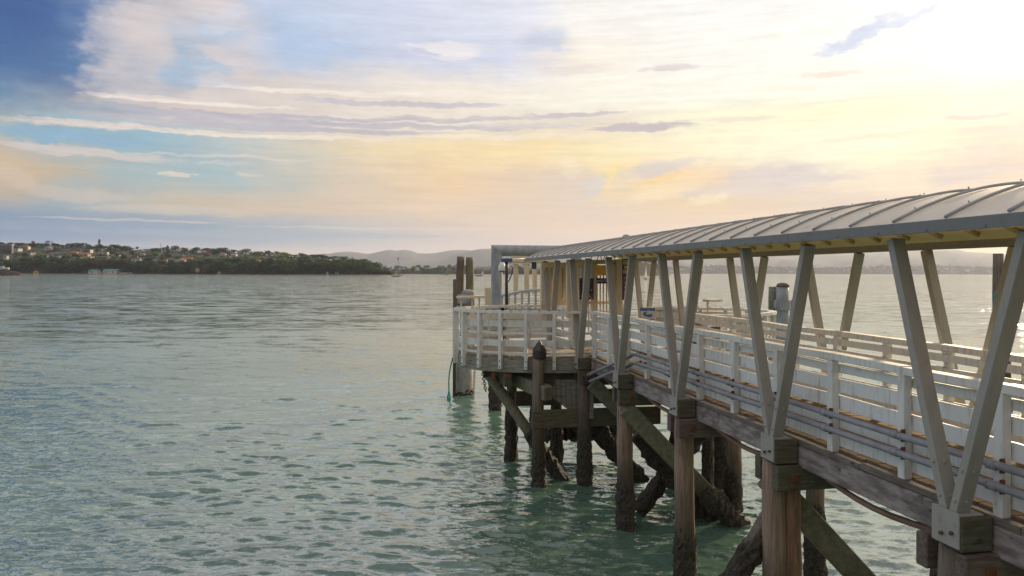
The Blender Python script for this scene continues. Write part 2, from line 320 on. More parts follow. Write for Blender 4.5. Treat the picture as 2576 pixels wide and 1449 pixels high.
# ---------------------------------------------------------------- water: one sheet of modelled waves reaching to the horizon
def water():
    rng = np.random.default_rng(5)
    rs = [2.0]
    while rs[-1] < 15500:
        r = rs[-1]; rs.append(r + max(.045 if r > 10 else .16, .000125 * r * r if r < 1500 else .22 * r))
    rs = np.array(rs)
    fine = np.radians(np.arange(-52, 62.001, .115))
    coarse = np.radians(np.arange(66, 306, 4.0))
    an = np.concatenate([fine, coarse]) + TH
    rr, aa = np.meshgrid(rs, an, indexing='ij')
    X = rr * np.sin(aa); Y = rr * np.cos(aa)
    dr = np.gradient(rs)[:, None] * np.ones_like(aa)
    isf = np.concatenate([np.ones(len(fine)), np.zeros(len(coarse))])[None, :]
    cell = np.maximum(dr, rr * .0021)
    Z = np.zeros_like(X); DX = np.zeros_like(X); DY = np.zeros_like(X)
    main = TH + math.radians(190)                     # waves run towards the viewer and a little left
    N = 96
    for i in range(N):
        lam = .15 * (2.8 / .15) ** (i / (N - 1)) * rng.uniform(.93, 1.07)
        ang = main + rng.normal(0, .27 + .16 * (1 - i / N))
        k = 2 * math.pi / lam; ph = rng.uniform(0, 2 * math.pi)
        ste = .037 * ((1.0 if lam < .6 else (.6 / lam) ** .8) * (1 if lam > .3 else .75))
        amp = ste / k
        w = np.clip(lam / cell / 2.5 - 1.0, 0, 1) * isf
        dx, dy = math.sin(ang), math.cos(ang)
        arg = k * (X * dx + Y * dy) + ph
        gx = 1 + .35 * np.sin(.11 * X + i) * np.sin(.09 * Y + 2 * i)     # wave groups
        A = amp * w * gx
        Z += A * np.sin(arg); c = np.cos(arg) * A * .9; DX += c * dx; DY += c * dy
    P = np.stack([X + DX, Y + DY, Z], -1).reshape(-1, 3)
    nr, na = X.shape
    i0 = (np.arange(nr - 1)[:, None] * na + np.arange(na)[None, :]); nxt = (np.arange(na) + 1) % na
    i1 = (np.arange(nr - 1)[:, None] * na + nxt[None, :])
    F = np.stack([i0, i1, i1 + na, i0 + na], -1).reshape(-1, 4)
    me = bpy.data.meshes.new('water')
    me.vertices.add(len(P)); me.vertices.foreach_set('co', P.astype(np.float32).ravel())
    me.loops.add(F.size); me.loops.foreach_set('vertex_index', F[:, ::-1].astype(np.int32).ravel())
    me.polygons.add(len(F)); me.polygons.foreach_set('loop_start', (np.arange(len(F)) * 4).astype(np.int32))
    me.polygons.foreach_set('use_smooth', np.ones(len(F), bool)); me.update(calc_edges=True)
    m, nt, b = newmat('sea_water')
    geo = nt.new('ShaderNodeNewGeometry').outputs['Position']
    n0 = nt.noise(nt.mapping(geo, (.05, .05, .05)), 1.0, 4)
    col = nt.mix(nt.ramp01(n0, .35, .65), (.070, .136, .098, 1), (.105, .180, .134, 1))
    nt.put(b.inputs['Base Color'], col)
    b.inputs['IOR'].default_value = 3.0; b.inputs['Roughness'].default_value = .06
    ax = nt.mapping(geo, (1, 1, 1), (0, 0, 0), (0, 0, TH))
    N_ = nt.new('ShaderNodeNewGeometry').outputs['Normal']
    cd = nt.vm('LENGTH', geo)
    def slopes(scale, amp, det, loc, ro=.62):
        c = nt.noise(nt.mapping(ax, scale, loc), 1.0, det, ro, 1)
        v = nt.vm('MULTIPLY', nt.vm('SUBTRACT', c, (.5, .5, .5)), (1, 1, 0))
        n = nt.new('ShaderNodeVectorMath', operation='SCALE'); nt.put(n.inputs[0], v); nt.put(n.inputs['Scale'], amp); return n.outputs[0]
    s1 = slopes((5.0, 13.0, 1), .55, 4, (0, 0, 0))                                       # capillary ripples
    s2 = slopes((.55, 1.3, 1), nt.ramp01(cd, 20.0, 100.0, .10, .8), 7, (3, 9, 0), .74)      # chop too far off to model
    s3 = slopes((.16, .42, 1), nt.ramp01(cd, 22.0, 110.0, .05, .85), 6, (5, 1, 0), .7)           # wind patches
    s5 = slopes((15.0, 34.0, 1), nt.ramp01(cd, 14.0, 45.0, .42, 0.0), 3, (1, 7, 0))          # finest ripples
    nt.put(b.inputs['Normal'], nt.vm('NORMALIZE', nt.vm('ADD', nt.vm('ADD', nt.vm('ADD', N_, s1), s2), nt.vm('ADD', s3, s5))))
    me.materials.append(m)
    o = bpy.data.objects.new('water', me); COL.objects.link(o); tag(o, kind='structure')
water()
# ---------------------------------------------------------------- materials of the pier
rng = random.Random(11)
M = {}
def paint(name, c, dirt, streak=.5, rough=.45):
    m, nt, b = newmat(name)
    g = nt.new('ShaderNodeNewGeometry').outputs['Position']
    v = nt.mapping(g, (6, 6, 1.1)); n1 = nt.noise(v, 2.2, 6, .6); n2 = nt.noise(nt.mapping(g, (2, 2, 2)), 3.0, 7, .7)
    n3 = nt.noise(nt.mapping(g, (9, 9, 9)), 4.0, 5, .7)
    col = nt.mix(nt.ramp01(n1, .48, .78, 0, streak), rgb(c), rgb(dirt))
    col = nt.mix(nt.ramp01(n2, .58, .78, 0, .55), col, rgb([x * .62 for x in dirt]))
    col = nt.mix(nt.ramp01(n3, .70, .76, 0, .7), col, (.16, .11, .07, 1))
    nt.put(b.inputs['Base Color'], col); nt.put(b.inputs['Roughness'], nt.ramp01(n2, .3, .7, rough - .08, rough + .2))
    bn = nt.new('ShaderNodeBump'); bn.inputs['Strength'].default_value = .2; bn.inputs['Distance'].default_value = .01
    nt.put(bn.inputs['Height'], nt.noise(nt.mapping(g, (14, 14, 14)), 2.0, 5)); nt.l.new(bn.outputs[0], b.inputs['Normal'])
    return m
M['white'] = paint('white_paint', (.76, .75, .72), (.46, .41, .33), .85)
M['cream'] = paint('cream_paint', (.66, .57, .42), (.45, .36, .24), .5)
M['strut'] = paint('beige_steel_paint', (.35, .325, .29), (.25, .225, .19), .45, .4)
M['grey_steel'] = surf('galvanised_grey', (.24, .26, .29), (.34, .35, .37), 5, (1, 1, .4), .45, .1, (.18, .15, .12), (.62, .8), 3)
M['fascia'] = paint('grey_fascia_paint', (.20, .20, .195), (.14, .135, .12), .4, .4)
M['pvc'] = surf('grey_conduit', (.24, .235, .255), (.32, .31, .335), 4, (1, 1, 1), .42, .06, (.20, .14, .10), (.63, .72), 2.5)
M['rust'] = surf('rusty_iron', (.10, .035, .016), (.22, .09, .035), 18, (1, 1, 1), .8, .3)
M['bolt'] = surf('dark_bolt', (.07, .045, .035), (.12, .08, .06), 20, (1, 1, 1), .6, .1)
M['black'] = surf('black_paint', (.016, .017, .022), (.03, .03, .036), 6, (1, 1, 1), .45, .05)
M['plastic'] = surf('dark_plastic_cap', (.022, .018, .020), (.04, .033, .034), 6, (1, 1, 1), .4, .1)
M['hose'] = surf('terracotta_pipe', (.20, .105, .075), (.27, .15, .11), 6, (1, 1, 1), .5, .1)
M['rope'] = surf('teal_rope', (.02, .22, .20), (.05, .36, .32), 20, (1, 1, 1), .8, .3)
M['blue'] = surf('blue_board', (.05, .09, .22), (.08, .13, .28), 5, (1, 1, 1), .5, .05)
M['concrete'] = surf('concrete', (.24, .225, .20), (.36, .34, .31), 4, (1, 1, .6), .85, .3, (.12, .10, .07), (.55, .7), 2)
def wood(name, c0, c1, dark, tide=None, grain=(26, 26, 1.4), rough=.85, stain=.5):
    m, nt, b = newmat(name)
    g = nt.new('ShaderNodeNewGeometry').outputs['Position']
    n1 = nt.noise(nt.mapping(g, grain), 1.0, 6, .6); n2 = nt.noise(nt.mapping(g, (1, 1, .5)), 2.3, 6, .65)
    col = nt.mix(nt.ramp01(n1, .34, .68), rgb(c0), rgb(c1))
    col = nt.mix(nt.ramp01(n2, .5, .72, 0, stain), col, rgb(dark))
    n4 = nt.noise(nt.mapping(g, (grain[0] * 1.6, grain[1] * 1.6, grain[2] * .6), (4, 4, 4)), 1.0, 4)
    col = nt.mix(nt.ramp01(n4, .62, .72, 0, .75), col, rgb([x * .3 for x in dark]))     # cracks
    if tide:                                   # weed and slime left below the tide mark
        z = nt.new('ShaderNodeSeparateXYZ'); nt.put(z.inputs[0], g)
        zz = nt.m('ADD', z.outputs[2], nt.m('MULTIPLY', nt.m('SUBTRACT', n2, .5), 1.6))
        col = nt.mix(nt.ramp01(zz, tide[0], tide[1], .92, 0.0), col, rgb(tide[2]))
    nt.put(b.inputs['Base Color'], col); b.inputs['Roughness'].default_value = rough
    bn = nt.new('ShaderNodeBump'); bn.inputs['Strength'].default_value = .55; bn.inputs['Distance'].default_value = .012
    nt.put(bn.inputs['Height'], n1); nt.l.new(bn.outputs[0], b.inputs['Normal'])
    return m
M['pile'] = wood('weathered_pile', (.22, .145, .10), (.35, .25, .185), (.065, .043, .03), (.8, 2.0, (.05, .042, .026)), stain=.8)
M['pile2'] = wood('red_brown_pile', (.20, .10, .06), (.33, .20, .135), (.08, .036, .016), (.6, 1.6, (.05, .04, .025)), stain=.8)
M['piledark'] = wood('dark_wet_pile', (.13, .098, .072), (.23, .185, .14), (.06, .045, .03), (1.0, 2.6, (.042, .036, .022)))
M['green'] = wood('green_stained_timber', (.15, .148, .098), (.24, .23, .165), (.13, .075, .035), (.5, 1.8, (.045, .040, .022)), (9, 9, 9))
M['cap'] = wood('brown_beam', (.105, .074, .056), (.185, .138, .11), (.05, .03, .02), None, (3, 24, 24))
M['olive'] = wood('olive_beam', (.080, .072, .046), (.135, .122, .082), (.05, .035, .02), None, (3, 24, 24))
M['stringer'] = wood('flaking_stringer', (.17, .13, .12), (.36, .31, .285), (.07, .052, .045), None, (9, 3.0, 14), .85, .75)
M['kerbwood'] = wood('split_grey_board', (.13, .105, .085), (.21, .175, .145), (.05, .04, .032), None, (20, 3, 26))
M['apron'] = wood('grey_green_apron', (.20, .19, .155), (.33, .31, .265), (.13, .085, .05), None, (3, 3, 22), .85, .4)
M['deck'] = surf('gritted_deck', (.16, .105, .056), (.25, .17, .095), 9, (1, 1, 1), .9, .5, (.16, .11, .06), (.6, .75), 2, bscale=90)
M['planks'] = wood('silvered_planks', (.27, .215, .165), (.42, .35, .28), (.15, .11, .08), None, (30, 2, 6))
M['mussel'] = surf('mussel_crust', (.014, .012, .010), (.075, .058, .038), 22, (1, 1, .8), .75, 1.0, (.13, .105, .07), (.62, .70), 9, bscale=30, bdist=.05)
M['roof'] = surf('roof_sheet', (.56, .47, .385), (.64, .545, .45), 1.2, (1, 1, 1), .5, .12, (.40, .35, .29), (.55, .78), 1.6, bscale=60, spec=.3)
M['ribm'] = surf('roof_rib_steel', (.27, .29, .31), (.34, .36, .38), 4, (1, 1, 1), .5, .05)
M['lining'] = surf('bounce_tinted_lining', (.80, .62, .25), (.86, .70, .33), 2, (1, 1, 1), .5, .05)  # golden sunlight bounced off the water is put into this colour
M['purlin'] = surf('yellow_grey_purlin', (.40, .32, .16), (.48, .39, .22), 3, (1, 1, 1), .5, .05)
# ---------------------------------------------------------------- sizes
XV0, XV1 = 5.21, 8.15                 # the two rows of slanting struts
XR0, XR1 = 5.56, 7.80                 # railings
XE0, XE1 = 5.0, 8.42                  # eaves
ZD, ZR, ZE = 3.35, 4.52, 5.88         # deck, top rail, underside of the eave
VY = [18.24 + 3.06, 18.2, 15.08, 11.99, 8.90, 5.83, 2.77, -.29, -3.35]
Y0, Y1 = -4.6, 24.2
# ---------------------------------------------------------------- canopy over the walkway
canopy = thing('walkway_canopy', 'long curved grey metal roof on slanting beige struts over the white walkway', 'canopy', (6.6, 10, ZD))
XC = (XE0 + XE1) / 2; HW = (XE1 - XE0) / 2
def arch(x, lift=0.0): return ZE + .105 + lift + .43 * (1 - ((x - XC) / HW) ** 2)
xs = [XE0 + (XE1 - XE0) * i / 28 for i in range(29)]
ys = [Y1 - .667 * i for i in range(int((Y1 - Y0) / .667) + 1)] + [Y0]
def arched(lift, xs, ys, wob=0):
    mb = MB(); n = len(xs)
    vs = [(x, y, arch(x, lift) + (rng.uniform(-wob, wob) if wob else 0)) for y in ys for x in xs]
    return mb.add(vs, [(j * n + i, j * n + i + 1, (j + 1) * n + i + 1, (j + 1) * n + i) for j in range(len(ys) - 1) for i in range(n - 1)])
GA, GB = 7.82, 8.02
xl, xr2 = [x for x in xs if x < GA - .02] + [GA], [GB] + [x for x in xs if x > GB + .02]
part('roof_sheet', arched(.0, xl, ys, .0022), M['roof'], canopy, True); part('roof_sheet', arched(.0, xr2, ys, .0022), M['roof'], canopy, True)
part('roof_lining', arched(-.035, [x + .02 * (x == xs[0]) for x in xl], ys), M['lining'], canopy, True); part('roof_lining', arched(-.035, [x - .02 * (x == xs[-1]) for x in xr2], ys), M['lining'], canopy, True)
m, nt, b = newmat('added_translucent'); tr = nt.new('ShaderNodeBsdfTranslucent'); tr.inputs[0].default_value = (.85, .62, .25, 1)
nt.l.new(tr.outputs[0], nt.n['Material Output'].inputs[0]); M['clear'] = m
part('added_light_strip', arched(-.017, [GA, (GA + GB) / 2, GB], ys), M['clear'], canopy, True)  # added strip: lets sun through to imitate the bright patches under the roof

ry = 6.38 + .667 * 26
while ry > Y0:
    if ry < Y1 + .01:
        mb = MB(); pts = [(x, min(ry, Y1 - .02), arch(x, .022)) for x in xs]
        mb.tube(pts, .015, 7)
        for q in range(2, 28, 5): mb.box((xs[q], ry, arch(xs[q], .05)), (.010, .010, .016))
        part('rib', mb, M['ribm'], canopy, True)
    ry -= .667
for xe, sgn in ((XE0, -1), (XE1, 1)):
    mb = MB(); y = Y1
    while y > Y0:                               # fascia in lengths, each a touch out of line
        y2 = max(y - 4.0, Y0); mb.b3(xe - .012 * (sgn < 0), xe + .012 * (sgn > 0) + .001, y2 + .004, y, ZE + rng.uniform(-.006, .004), ZE + .108, .003)
        yy = y - .3
        while yy > y2: mb.box((xe + sgn * .016, yy, ZE + .02), (.012, .016, .016)); yy -= .66
        y = y2
    part('fascia', mb, M['fascia'], canopy)
mb = MB()
for k in range(int((Y1 - Y0) / .667)):          # rafters follow the arch under the lining
    y = Y1 - .12 - .667 * k
    for i in range(2, 26, 1):
        mb.bar((xs[i], y, arch(xs[i], -.065)), (xs[i + 1], y, arch(xs[i + 1], -.065)), .05, .05, (0, 1, 0))
part('rafters', mb, M['purlin'], canopy).name = 'rafter_frame'
for f in (.31, .5, .69):
    x = XE0 + (XE1 - XE0) * f; mb = MB(); mb.b3(x - .03, x + .03, Y0, Y1 - .1, arch(x, -.20), arch(x, -.092), .004)
    part('purlin', mb, M['purlin'], canopy)
for xv in (XV0, XV1):
    lo = .012 if xv == XV0 else -.025
    mb = MB(); mb.b3(xv - .05, xv + .05, Y0, Y1 - .25, ZE + lo, ZE + .085, .006); part('eave_beam', mb, M['fascia'], canopy)
    for y in VY:
        for s in (-1, 1):
            top = (xv, y + s * .775, ZE - .032); bot = (xv, y + s * .055, ZD + .0)
            mb = MB(); mb.bar(bot, top, .15, .085, (1, 0, 0), .005)
            d = (Vector(top) - Vector(bot)).normalized()
            for h in (.12, .42): 
                p = Vector(bot) + d * h; mb.box(p + Vector((0, -.047, 0)), (.028, .02, .028), None, .004); mb.box(p + Vector((-.08, 0, 0)), (.02, .026, .026), None, .004)
            part('strut', mb, M['strut'], canopy)
        ox = -1 if xv == XV0 else 1             # steel shoe folded over the end of the outrigger
        mb = MB(); xo = xv + ox * .10
        mb.add([(xo - ox * .0, y - .16, ZD - .30), (xo, y + .16, ZD - .30), (xo, y + .16, ZD + .02), (xo, y - .16, ZD + .02),
                (xo - ox * .016, y - .16, ZD - .30), (xo - ox * .016, y + .16, ZD - .30), (xo - ox * .016, y + .16, ZD + .02), (xo - ox * .016, y - .16, ZD + .02)],
               [(0, 1, 2, 3), (7, 6, 5, 4), (0, 4, 5, 1), (1, 5, 6, 2), (2, 6, 7, 3), (3, 7, 4, 0)])
        mb.b3(min(xo - ox * .017, xo - ox * .26), max(xo - ox * .017, xo - ox * .26), y - .16, y + .16, ZD - .012, ZD + .004, .002)
        sh = part('shoe', mb, M['strut'], canopy)
        for dy in (-.09, .03):
            mb = MB(); mb.box((xo + ox * .02, y + dy, ZD - .2 - dy * .3), (.035, .035, .035), None, .01); part('bolt', mb, M['bolt'], sh)
# ---------------------------------------------------------------- deck of the walkway
deck = thing('walkway_deck', 'timber walkway deck with gritted boards and flaking grey stringers', 'walkway', (6.68, 8, ZD))
mb = MB(); y = Y0
while y < 20.6:
    mb.b3(XR0 + .05 + rng.uniform(-.012, .012), XR1 + .06, y + .004, y + .196, ZD - .055, ZD + rng.uniform(-.004, .003), .004); y += .2
part('planking', mb, M['deck'], deck)
for x in (5.55, 6.3, 7.05, 7.81):
    y = Y0
    if x == 5.55:                                # outer stringer in lengths, with a worn split upper edge
        mb = MB(); lens = [VY[8], VY[7], VY[6], VY[5], VY[4], VY[3], VY[2], VY[1], 19.2]; a = Y0
        for b in lens:
            if b - a > .3: mb.b3(x - .075, x + .075, a + .006, b - .006, ZD - .385, ZD - .10, .012)
            a = b
        part('stringer', mb, M['stringer'], deck)
        mb = MB(); yy = Y0
        while yy < 19.0:
            l = rng.uniform(.9, 2.2); mb.bar((x - .0, yy, ZD - .058 + rng.uniform(-.006, .006)), (x - .0, min(yy + l - .01, 19.1), ZD - .058 + rng.uniform(-.008, .006)), .165 + rng.uniform(-.012, .012), .066, (1, 0, 0), .006); yy += l
        part('edge_board', mb, M['kerbwood'], deck)
    else:
        mb = MB(); mb.b3(x - .07, x + .07, Y0, 19.2, ZD - .37, ZD - .06, .01); part('stringer', mb, M['cap'], deck)
# ---------------------------------------------------------------- railings along the walkway
LEV = [(4.39, 4.286), (4.216, 4.05), (4.0, 3.83), (3.765, 3.607), (3.535, 3.395)]
def railing(label, xp, inward, y0, y1, phase, dirt):
    t = thing('railing', label, 'railing', (xp, (y0 + y1) / 2, ZD))
    bx = xp + inward * .075
    y = phase
    posts = []
    while y < y1: posts.append(y); y += 1.24
    y = phase - 1.24
    while y > y0: posts.append(y); y -= 1.24
    posts.sort()
    for y in posts:
        mb = MB(); l = rng.uniform(-.008, .008)
        mb.bar((xp + l, y + rng.uniform(-.006, .006), ZD - .36), (xp, y, ZR - .088), .1, .1, (1, 0, 0), .006)
        p = part('post', mb, M['white'], t)
        mb = MB()
        for z in (ZD - .3, ZD - .17): mb.box((xp - inward * .055, y + .012, z), (.02, .03, .03), None, .008)
        part('bolt', mb, M['rust'], p)
    ends = [y0] + [posts[i] for i in range(0, len(posts))] + [y1]
    mb = MB()
    for a, b in zip(ends[:-1], ends[1:]):
        if b - a < .05: continue
        s0, s1 = rng.uniform(-.012, .012), rng.uniform(-.012, .012)
        mb.bar((xp + inward * .03, a + .003, ZR - .043 + s0), (xp + inward * .03, b - .003, ZR - .043 + s1), .16, .086, (1, 0, 0), .008)
    part('top_rail', mb, M['white'], t)
    for z1, z0 in LEV:
        mb = MB()
        for a, b in zip(ends[:-1], ends[1:]):
            if b - a < .05: continue
            j, k = rng.uniform(-.012, .012), rng.uniform(-.012, .012)
            mb.bar((bx + rng.uniform(-.004, .004), a + .002, (z0 + z1) / 2 + j), (bx + rng.uniform(-.004, .004), b - .002, (z0 + z1) / 2 + k), .036, z1 - z0, (1, 0, 0), .004)
        part('rail', mb, M['white'], t)
    return t
railing('white board railing on the near side of the walkway with conduits strapped to it', XR0, 1, Y0, 18.6, 6.91, 0)
railing('cream-lit white board railing on the far side of the walkway deck', XR1, -1, Y0, 17.4, 6.35, 0)
# ---------------------------------------------------------------- conduits strapped outside the near railing
for z, lab in ((3.80, 'upper grey conduit pipe strapped outside the near railing'), (3.615, 'lower grey conduit pipe strapped outside the near railing')):
    t = thing('conduit_pipe', lab, 'pipe', (5.44, 9, z), 'conduits along the walkway')
    dz = z - 3.80
    pts = [(5.44, Y0, z)] + [(5.44 + rng.uniform(-.006, .006), y, z + rng.uniform(-.012, .006)) for y in np.arange(-3, 14.4, 1.24)] + [(5.44, 14.55, z), (5.43, 14.85, z - .03), (5.40, 15.1, z - .12), (5.30, 17.6 + dz, 2.98 + dz * .7), (5.29, 17.75 + dz, 2.93 + dz * .7)]
    mb = MB().tube(pts, .037, 12); part('pipe', mb, M['pvc'], t, True)
    for y in list(np.arange(6.91 - 1.24 * 8, 14.4, 1.24)) + [14.62]:
        mb = MB().tube([(5.44, y - .06, z - .003), (5.44, y + .03, z - .003)], .045, 12); c = part('collar', mb, M['pvc'], t, True)
        mb = MB().box((5.475, y - .085, z), (.05, .02, .13), None, .004); part('strap', mb, M['rust'], c)
t = thing('conduit_pipe', 'black cables drooping from the cut ends of the grey conduits', 'cable', (5.2, 18.2, 2.9))
for k in range(3):
    mb = MB().tube([(5.29, 17.7, 2.93 - .06 * k), (5.24, 18.05, 2.86 - .05 * k), (5.2, 18.4, 2.82 - .03 * k), (5.3, 18.9, 2.86)], .022, 6); part('cable', mb, M['black'], t, True)
t.name = 'cable_bundle'
pts = []
for y in np.arange(3.0, 17.6, .3):
    ph = ((y - 2.77) % 3.06) / 3.06; pts.append((5.63 + .01 * math.sin(y * 3), y, 2.99 - .17 * math.sin(math.pi * ph) ** 1.3))
solo('hanging_pipe', MB().tube(pts, .036, 10), M['hose'], 'brown flexible pipe sagging below the outer stringer of the walkway', 'pipe', smooth=True)
# ---------------------------------------------------------------- piles, cap beams and braces under the deck
def pile(label, x, y, z1, r, mat, crust=1.25, z0=-1.2, group='timber piles under the pier', sides=14, lean=(0, 0), name='timber_pile'):
    t = thing(name, label, 'pile', (x, y, z0), group)
    n = 15; pts = []; rr = []
    ph = rng.uniform(0, 6)
    for i in range(n):
        f = i / (n - 1); z = z0 + (z1 - z0) * f
        pts.append((x + lean[0] * f + .018 * math.sin(ph + f * 4), y + lean[1] * f + .012 * math.cos(ph + f * 5), z)); rr.append(r * (1.06 - .1 * f + rng.uniform(-.02, .02)))
    rr[-1] *= .95
    part('shaft', MB().tube(pts, rr, sides, True, .03, rng), mat, t, True)
    if crust > 0:
        n = 26; pts = []; rr = []
        for i in range(n):
            f = i / (n - 1); z = -.9 + (crust + .9) * f
            pts.append((x + lean[0] * (z - z0) / (z1 - z0), y + lean[1] * (z - z0) / (z1 - z0), z)); rr.append(r * 1.03 + .034 * (1 - f ** 3) * rng.uniform(.4, 1.5) - r * .14 * max(0, (f - .78) / .22))
        mb = MB().tube(pts, rr, 26, True, .11, rng); part('mussel_crust', mb, M['mussel'], t)
    return t
names = ['under the fourth strut pair from the platform', 'under the nearest whole strut pair']
NP = {1: ('brown timber pile under the first strut pair beside the round platform', .165, 'piledark', 1.5),
      2: ('reddish timber pile whose green brace starts at its head', .175, 'pile', 1.3),
      3: ('pale brown round pile standing right of the green brace', .172, 'pile', 1.2),
      4: ('thick split red-brown pile under the second nearest strut pair', .225, 'pile2', 1.0),
      5: ('dark grey pile head at the lower right corner under the nearest strut pair', .2, 'piledark', 1.0)}
for k, (lab, r, mt, cr) in NP.items():
    if k == 4:
        t = pile(lab, 5.29, VY[k] + .1, ZD - .33, .155, M['pile'], cr); xx = 5.50
        part('split_half', MB().tube([(xx + .01 * math.sin(i), VY[k] + .09 + .008 * math.cos(2 * i), -1.2 + (ZD - .34 + 1.2) * i / 12) for i in range(13)], [.138 * rng.uniform(.97, 1.04) for _ in range(13)], 12, True, .03, rng), M['pile2'], t, True)
        part('mussel_crust', MB().tube([(xx, VY[k] + .1, -.9 + 1.8 * i / 22) for i in range(23)], [.17 * rng.uniform(.98, 1.16) for i in range(23)], 24, True, .11, rng), M['mussel'], t)
        continue
    pile(lab, 5.38, VY[k] + .1, ZD - .33, r, M[mt], cr)
FP = {2: ('mussel-covered far pile beyond the green brace, in the gap under the stringer', .17), 3: ('far side pile behind the pale brown round pile', .16), 4: ('far side pile with mussel crust behind the thick split pile', .2), 1: ('far pile deep under the round platform', .17)}
for k, (lab, r) in FP.items():
    pile(lab, 7.9, VY[k] + .1, ZD - .33, r, M['pile'], 1.35)
for k, (lab, x, y, r, z1) in enumerate([('slim squared post with mussels between the far piles', 8.14, 16.95, .12, 3.0), ('dark round pile behind the slim squared post', 8.85, 17.7, .19, 3.0)]):
    pile(lab, x, y, z1, r, M['piledark'], 2.2, sides=14 if k else 4)
BW = {1: 'first', 2: 'second', 3: 'third', 4: 'fourth', 5: 'fifth', 6: 'sixth'}
for k in (1, 2, 3, 4, 5, 6):
    y = VY[k]
    for s, dy in ((-1, -.27), (1, .33)):
        mb = MB(); mb.b3(5.13 if s < 0 else 5.2, 8.3, y + .1 + dy * .92 - .075, y + .1 + dy * .92 + .075, ZD - .67, ZD - .345, .012)
        o = thing('cap_beam', f'{"near" if s < 0 else "rear"} face brown cap beam bolted to the {BW[k]} bent of piles from the platform', 'beam', (5.2, y, ZD - .5), 'cap beams on the pile bents')
        part('beam', mb, M['cap' if k % 2 else 'olive'], o)
        if s < 0:
            mb = MB(); mb.box((5.38, y + .1 + dy * .92 - .085, ZD - .5), (.10, .03, .10), None, .01); mb.box((5.33, y + .1 + dy * .92 - .09, ZD - .6), (.055, .04, .055), None, .01); part('bolt', mb, M['rust'], o)
    mb = MB(); mb.b3(5.13, 5.52, y - .17, y + .17, ZD - .335, ZD - .014, .012); mb.b3(7.7, 8.1, y - .17, y + .17, ZD - .335, ZD - .014, .012)
    mb2 = MB(); mb2.b3(5.135, 5.46, y - .17, y + .17, ZD - .335, ZD - .014, .014)
    solo('outrigger_block', mb2, M['olive'], f'squared olive timber block carrying the {BW[k]} strut foot from the platform', 'timber block', 'blocks under the strut feet')
def brace(label, p0, p1, w, h, mat, crust=None, side=(0, 1, 0)):
    t = thing('brace', label, 'brace', p1, 'diagonal braces under the pier')
    mb = MB(); p0, p1 = Vector(p0), Vector(p1); n = 10
    mb.bar(p0, p1, w, h, side, .015); part('timber', mb, mat, t)
    if crust:
        a = p0.lerp(p1, crust[0]); b = p0.lerp(p1, crust[1]); pts = []; rr = []
        for i in range(24):
            f = i / 23; pts.append(a.lerp(b, f) + Vector((0, 0, rng.uniform(-.02, .02)))); rr.append((.62 * h) * min(1, .55 + 2.5 * f) * rng.uniform(.9, 1.22))
        part('mussel_crust', MB().tube(pts, rr, 18, True, .16, rng), M['mussel'], t)
    return t
brace('broad green-stained brace dropping from the reddish pile into the water', (5.3, VY[2] - .13, 2.62), (8.0, VY[2] - .13, -.15), .13, .36, M['green'], (.66, 1.0))
brace('mussel-black lower brace hidden behind the broad green-stained brace', (5.75, VY[2] + .42, 1.95), (7.9, VY[2] + .42, -.5), .14, .38, M['piledark'], (.02, 1.0))
brace('green brace from the first strut pair sloping behind the reddish pile', (5.45, VY[1] - .3, 2.72), (8.3, VY[1] - .3, -.1), .13, .36, M['green'], (.55, 1.0))
brace('short black mussel-covered brace end left of the reddish pile', (5.5, VY[1] + .5, 1.75), (7.1, VY[1] + .5, -.15), .16, .36, M['piledark'], (.0, 1.0))
brace('dark raking brace leaning outward from the thick split pile into the water', (5.55, VY[4] + .32, 2.45), (3.7, VY[4] + .32, -.35), .17, .26, M['piledark'], (.12, 1.0))
brace('olive brace falling to the right of the thick split pile', (5.35, VY[4] + .42, 2.7), (8.2, VY[4] + .42, -.25), .14, .34, M['green'], (.62, 1.0))
brace('dark brace crossing behind the pale brown round pile', (8.0, VY[2] + .75, 2.5), (5.9, VY[2] + .75, .1), .14, .3, M['piledark'], (.1, 1.0))
# ---------------------------------------------------------------- rounded landing platform at the end
LC, LAX, LAY = (5.4, 20.4), 3.05, 1.9          # lobe on the near side
RC_, RAX, RAY = (7.9, 18.5), 2.65, 1.85        # lobe on the far side
def lobe(c, ax, ay, t): return (c[0] + ax * math.cos(t), c[1] + ay * math.sin(t))
plat = thing('landing_platform', 'rounded timber landing platform with a deep curved grey-green fascia board', 'platform', (5.4, 20.4, 3.33))
lp = [lobe(LC, LAX, LAY, R(a)) for a in range(270, 85, -5)]
outline = lp + [(8.0, 22.3), (8.0, 20.4)] + [lobe(RC_, RAX, RAY, R(a)) for a in range(90, -95, -6)] + [(7.85, 16.66), (7.85, 18.52)]
def inset(pts, d):
    n = len(pts); r = []
    cx, cy = sum(p[0] for p in pts) / n, sum(p[1] for p in pts) / n
    return [(p[0] + (cx - p[0]) * d / max(.1, math.hypot(cx - p[0], cy - p[1])), p[1] + (cy - p[1]) * d / max(.1, math.hypot(cx - p[0], cy - p[1]))) for p in pts]
def clip_boards(pts, y0, y1, z0, z1, w):
    mb = MB(); y = y0
    def spans(yy):
        xsn = []
        for (ax, ay), (bx, by) in zip(pts, pts[1:] + pts[:1]):
            if (ay > yy) != (by > yy): xsn.append(ax + (bx - ax) * (yy - ay) / (by - ay))
        return sorted(xsn)
    while y < y1:
        s = spans(y + w / 2)
        for a, b in zip(s[::2], s[1::2]):
            if b - a > .1: mb.b3(a, b, y + .004, y + w - .004, z0, z1 + rng.uniform(-.004, .003), .004)
        y += w
    return mb
part('planking', clip_boards(outline, 16.6, 22.4, 3.27, 3.325, .15), M['planks'], plat)
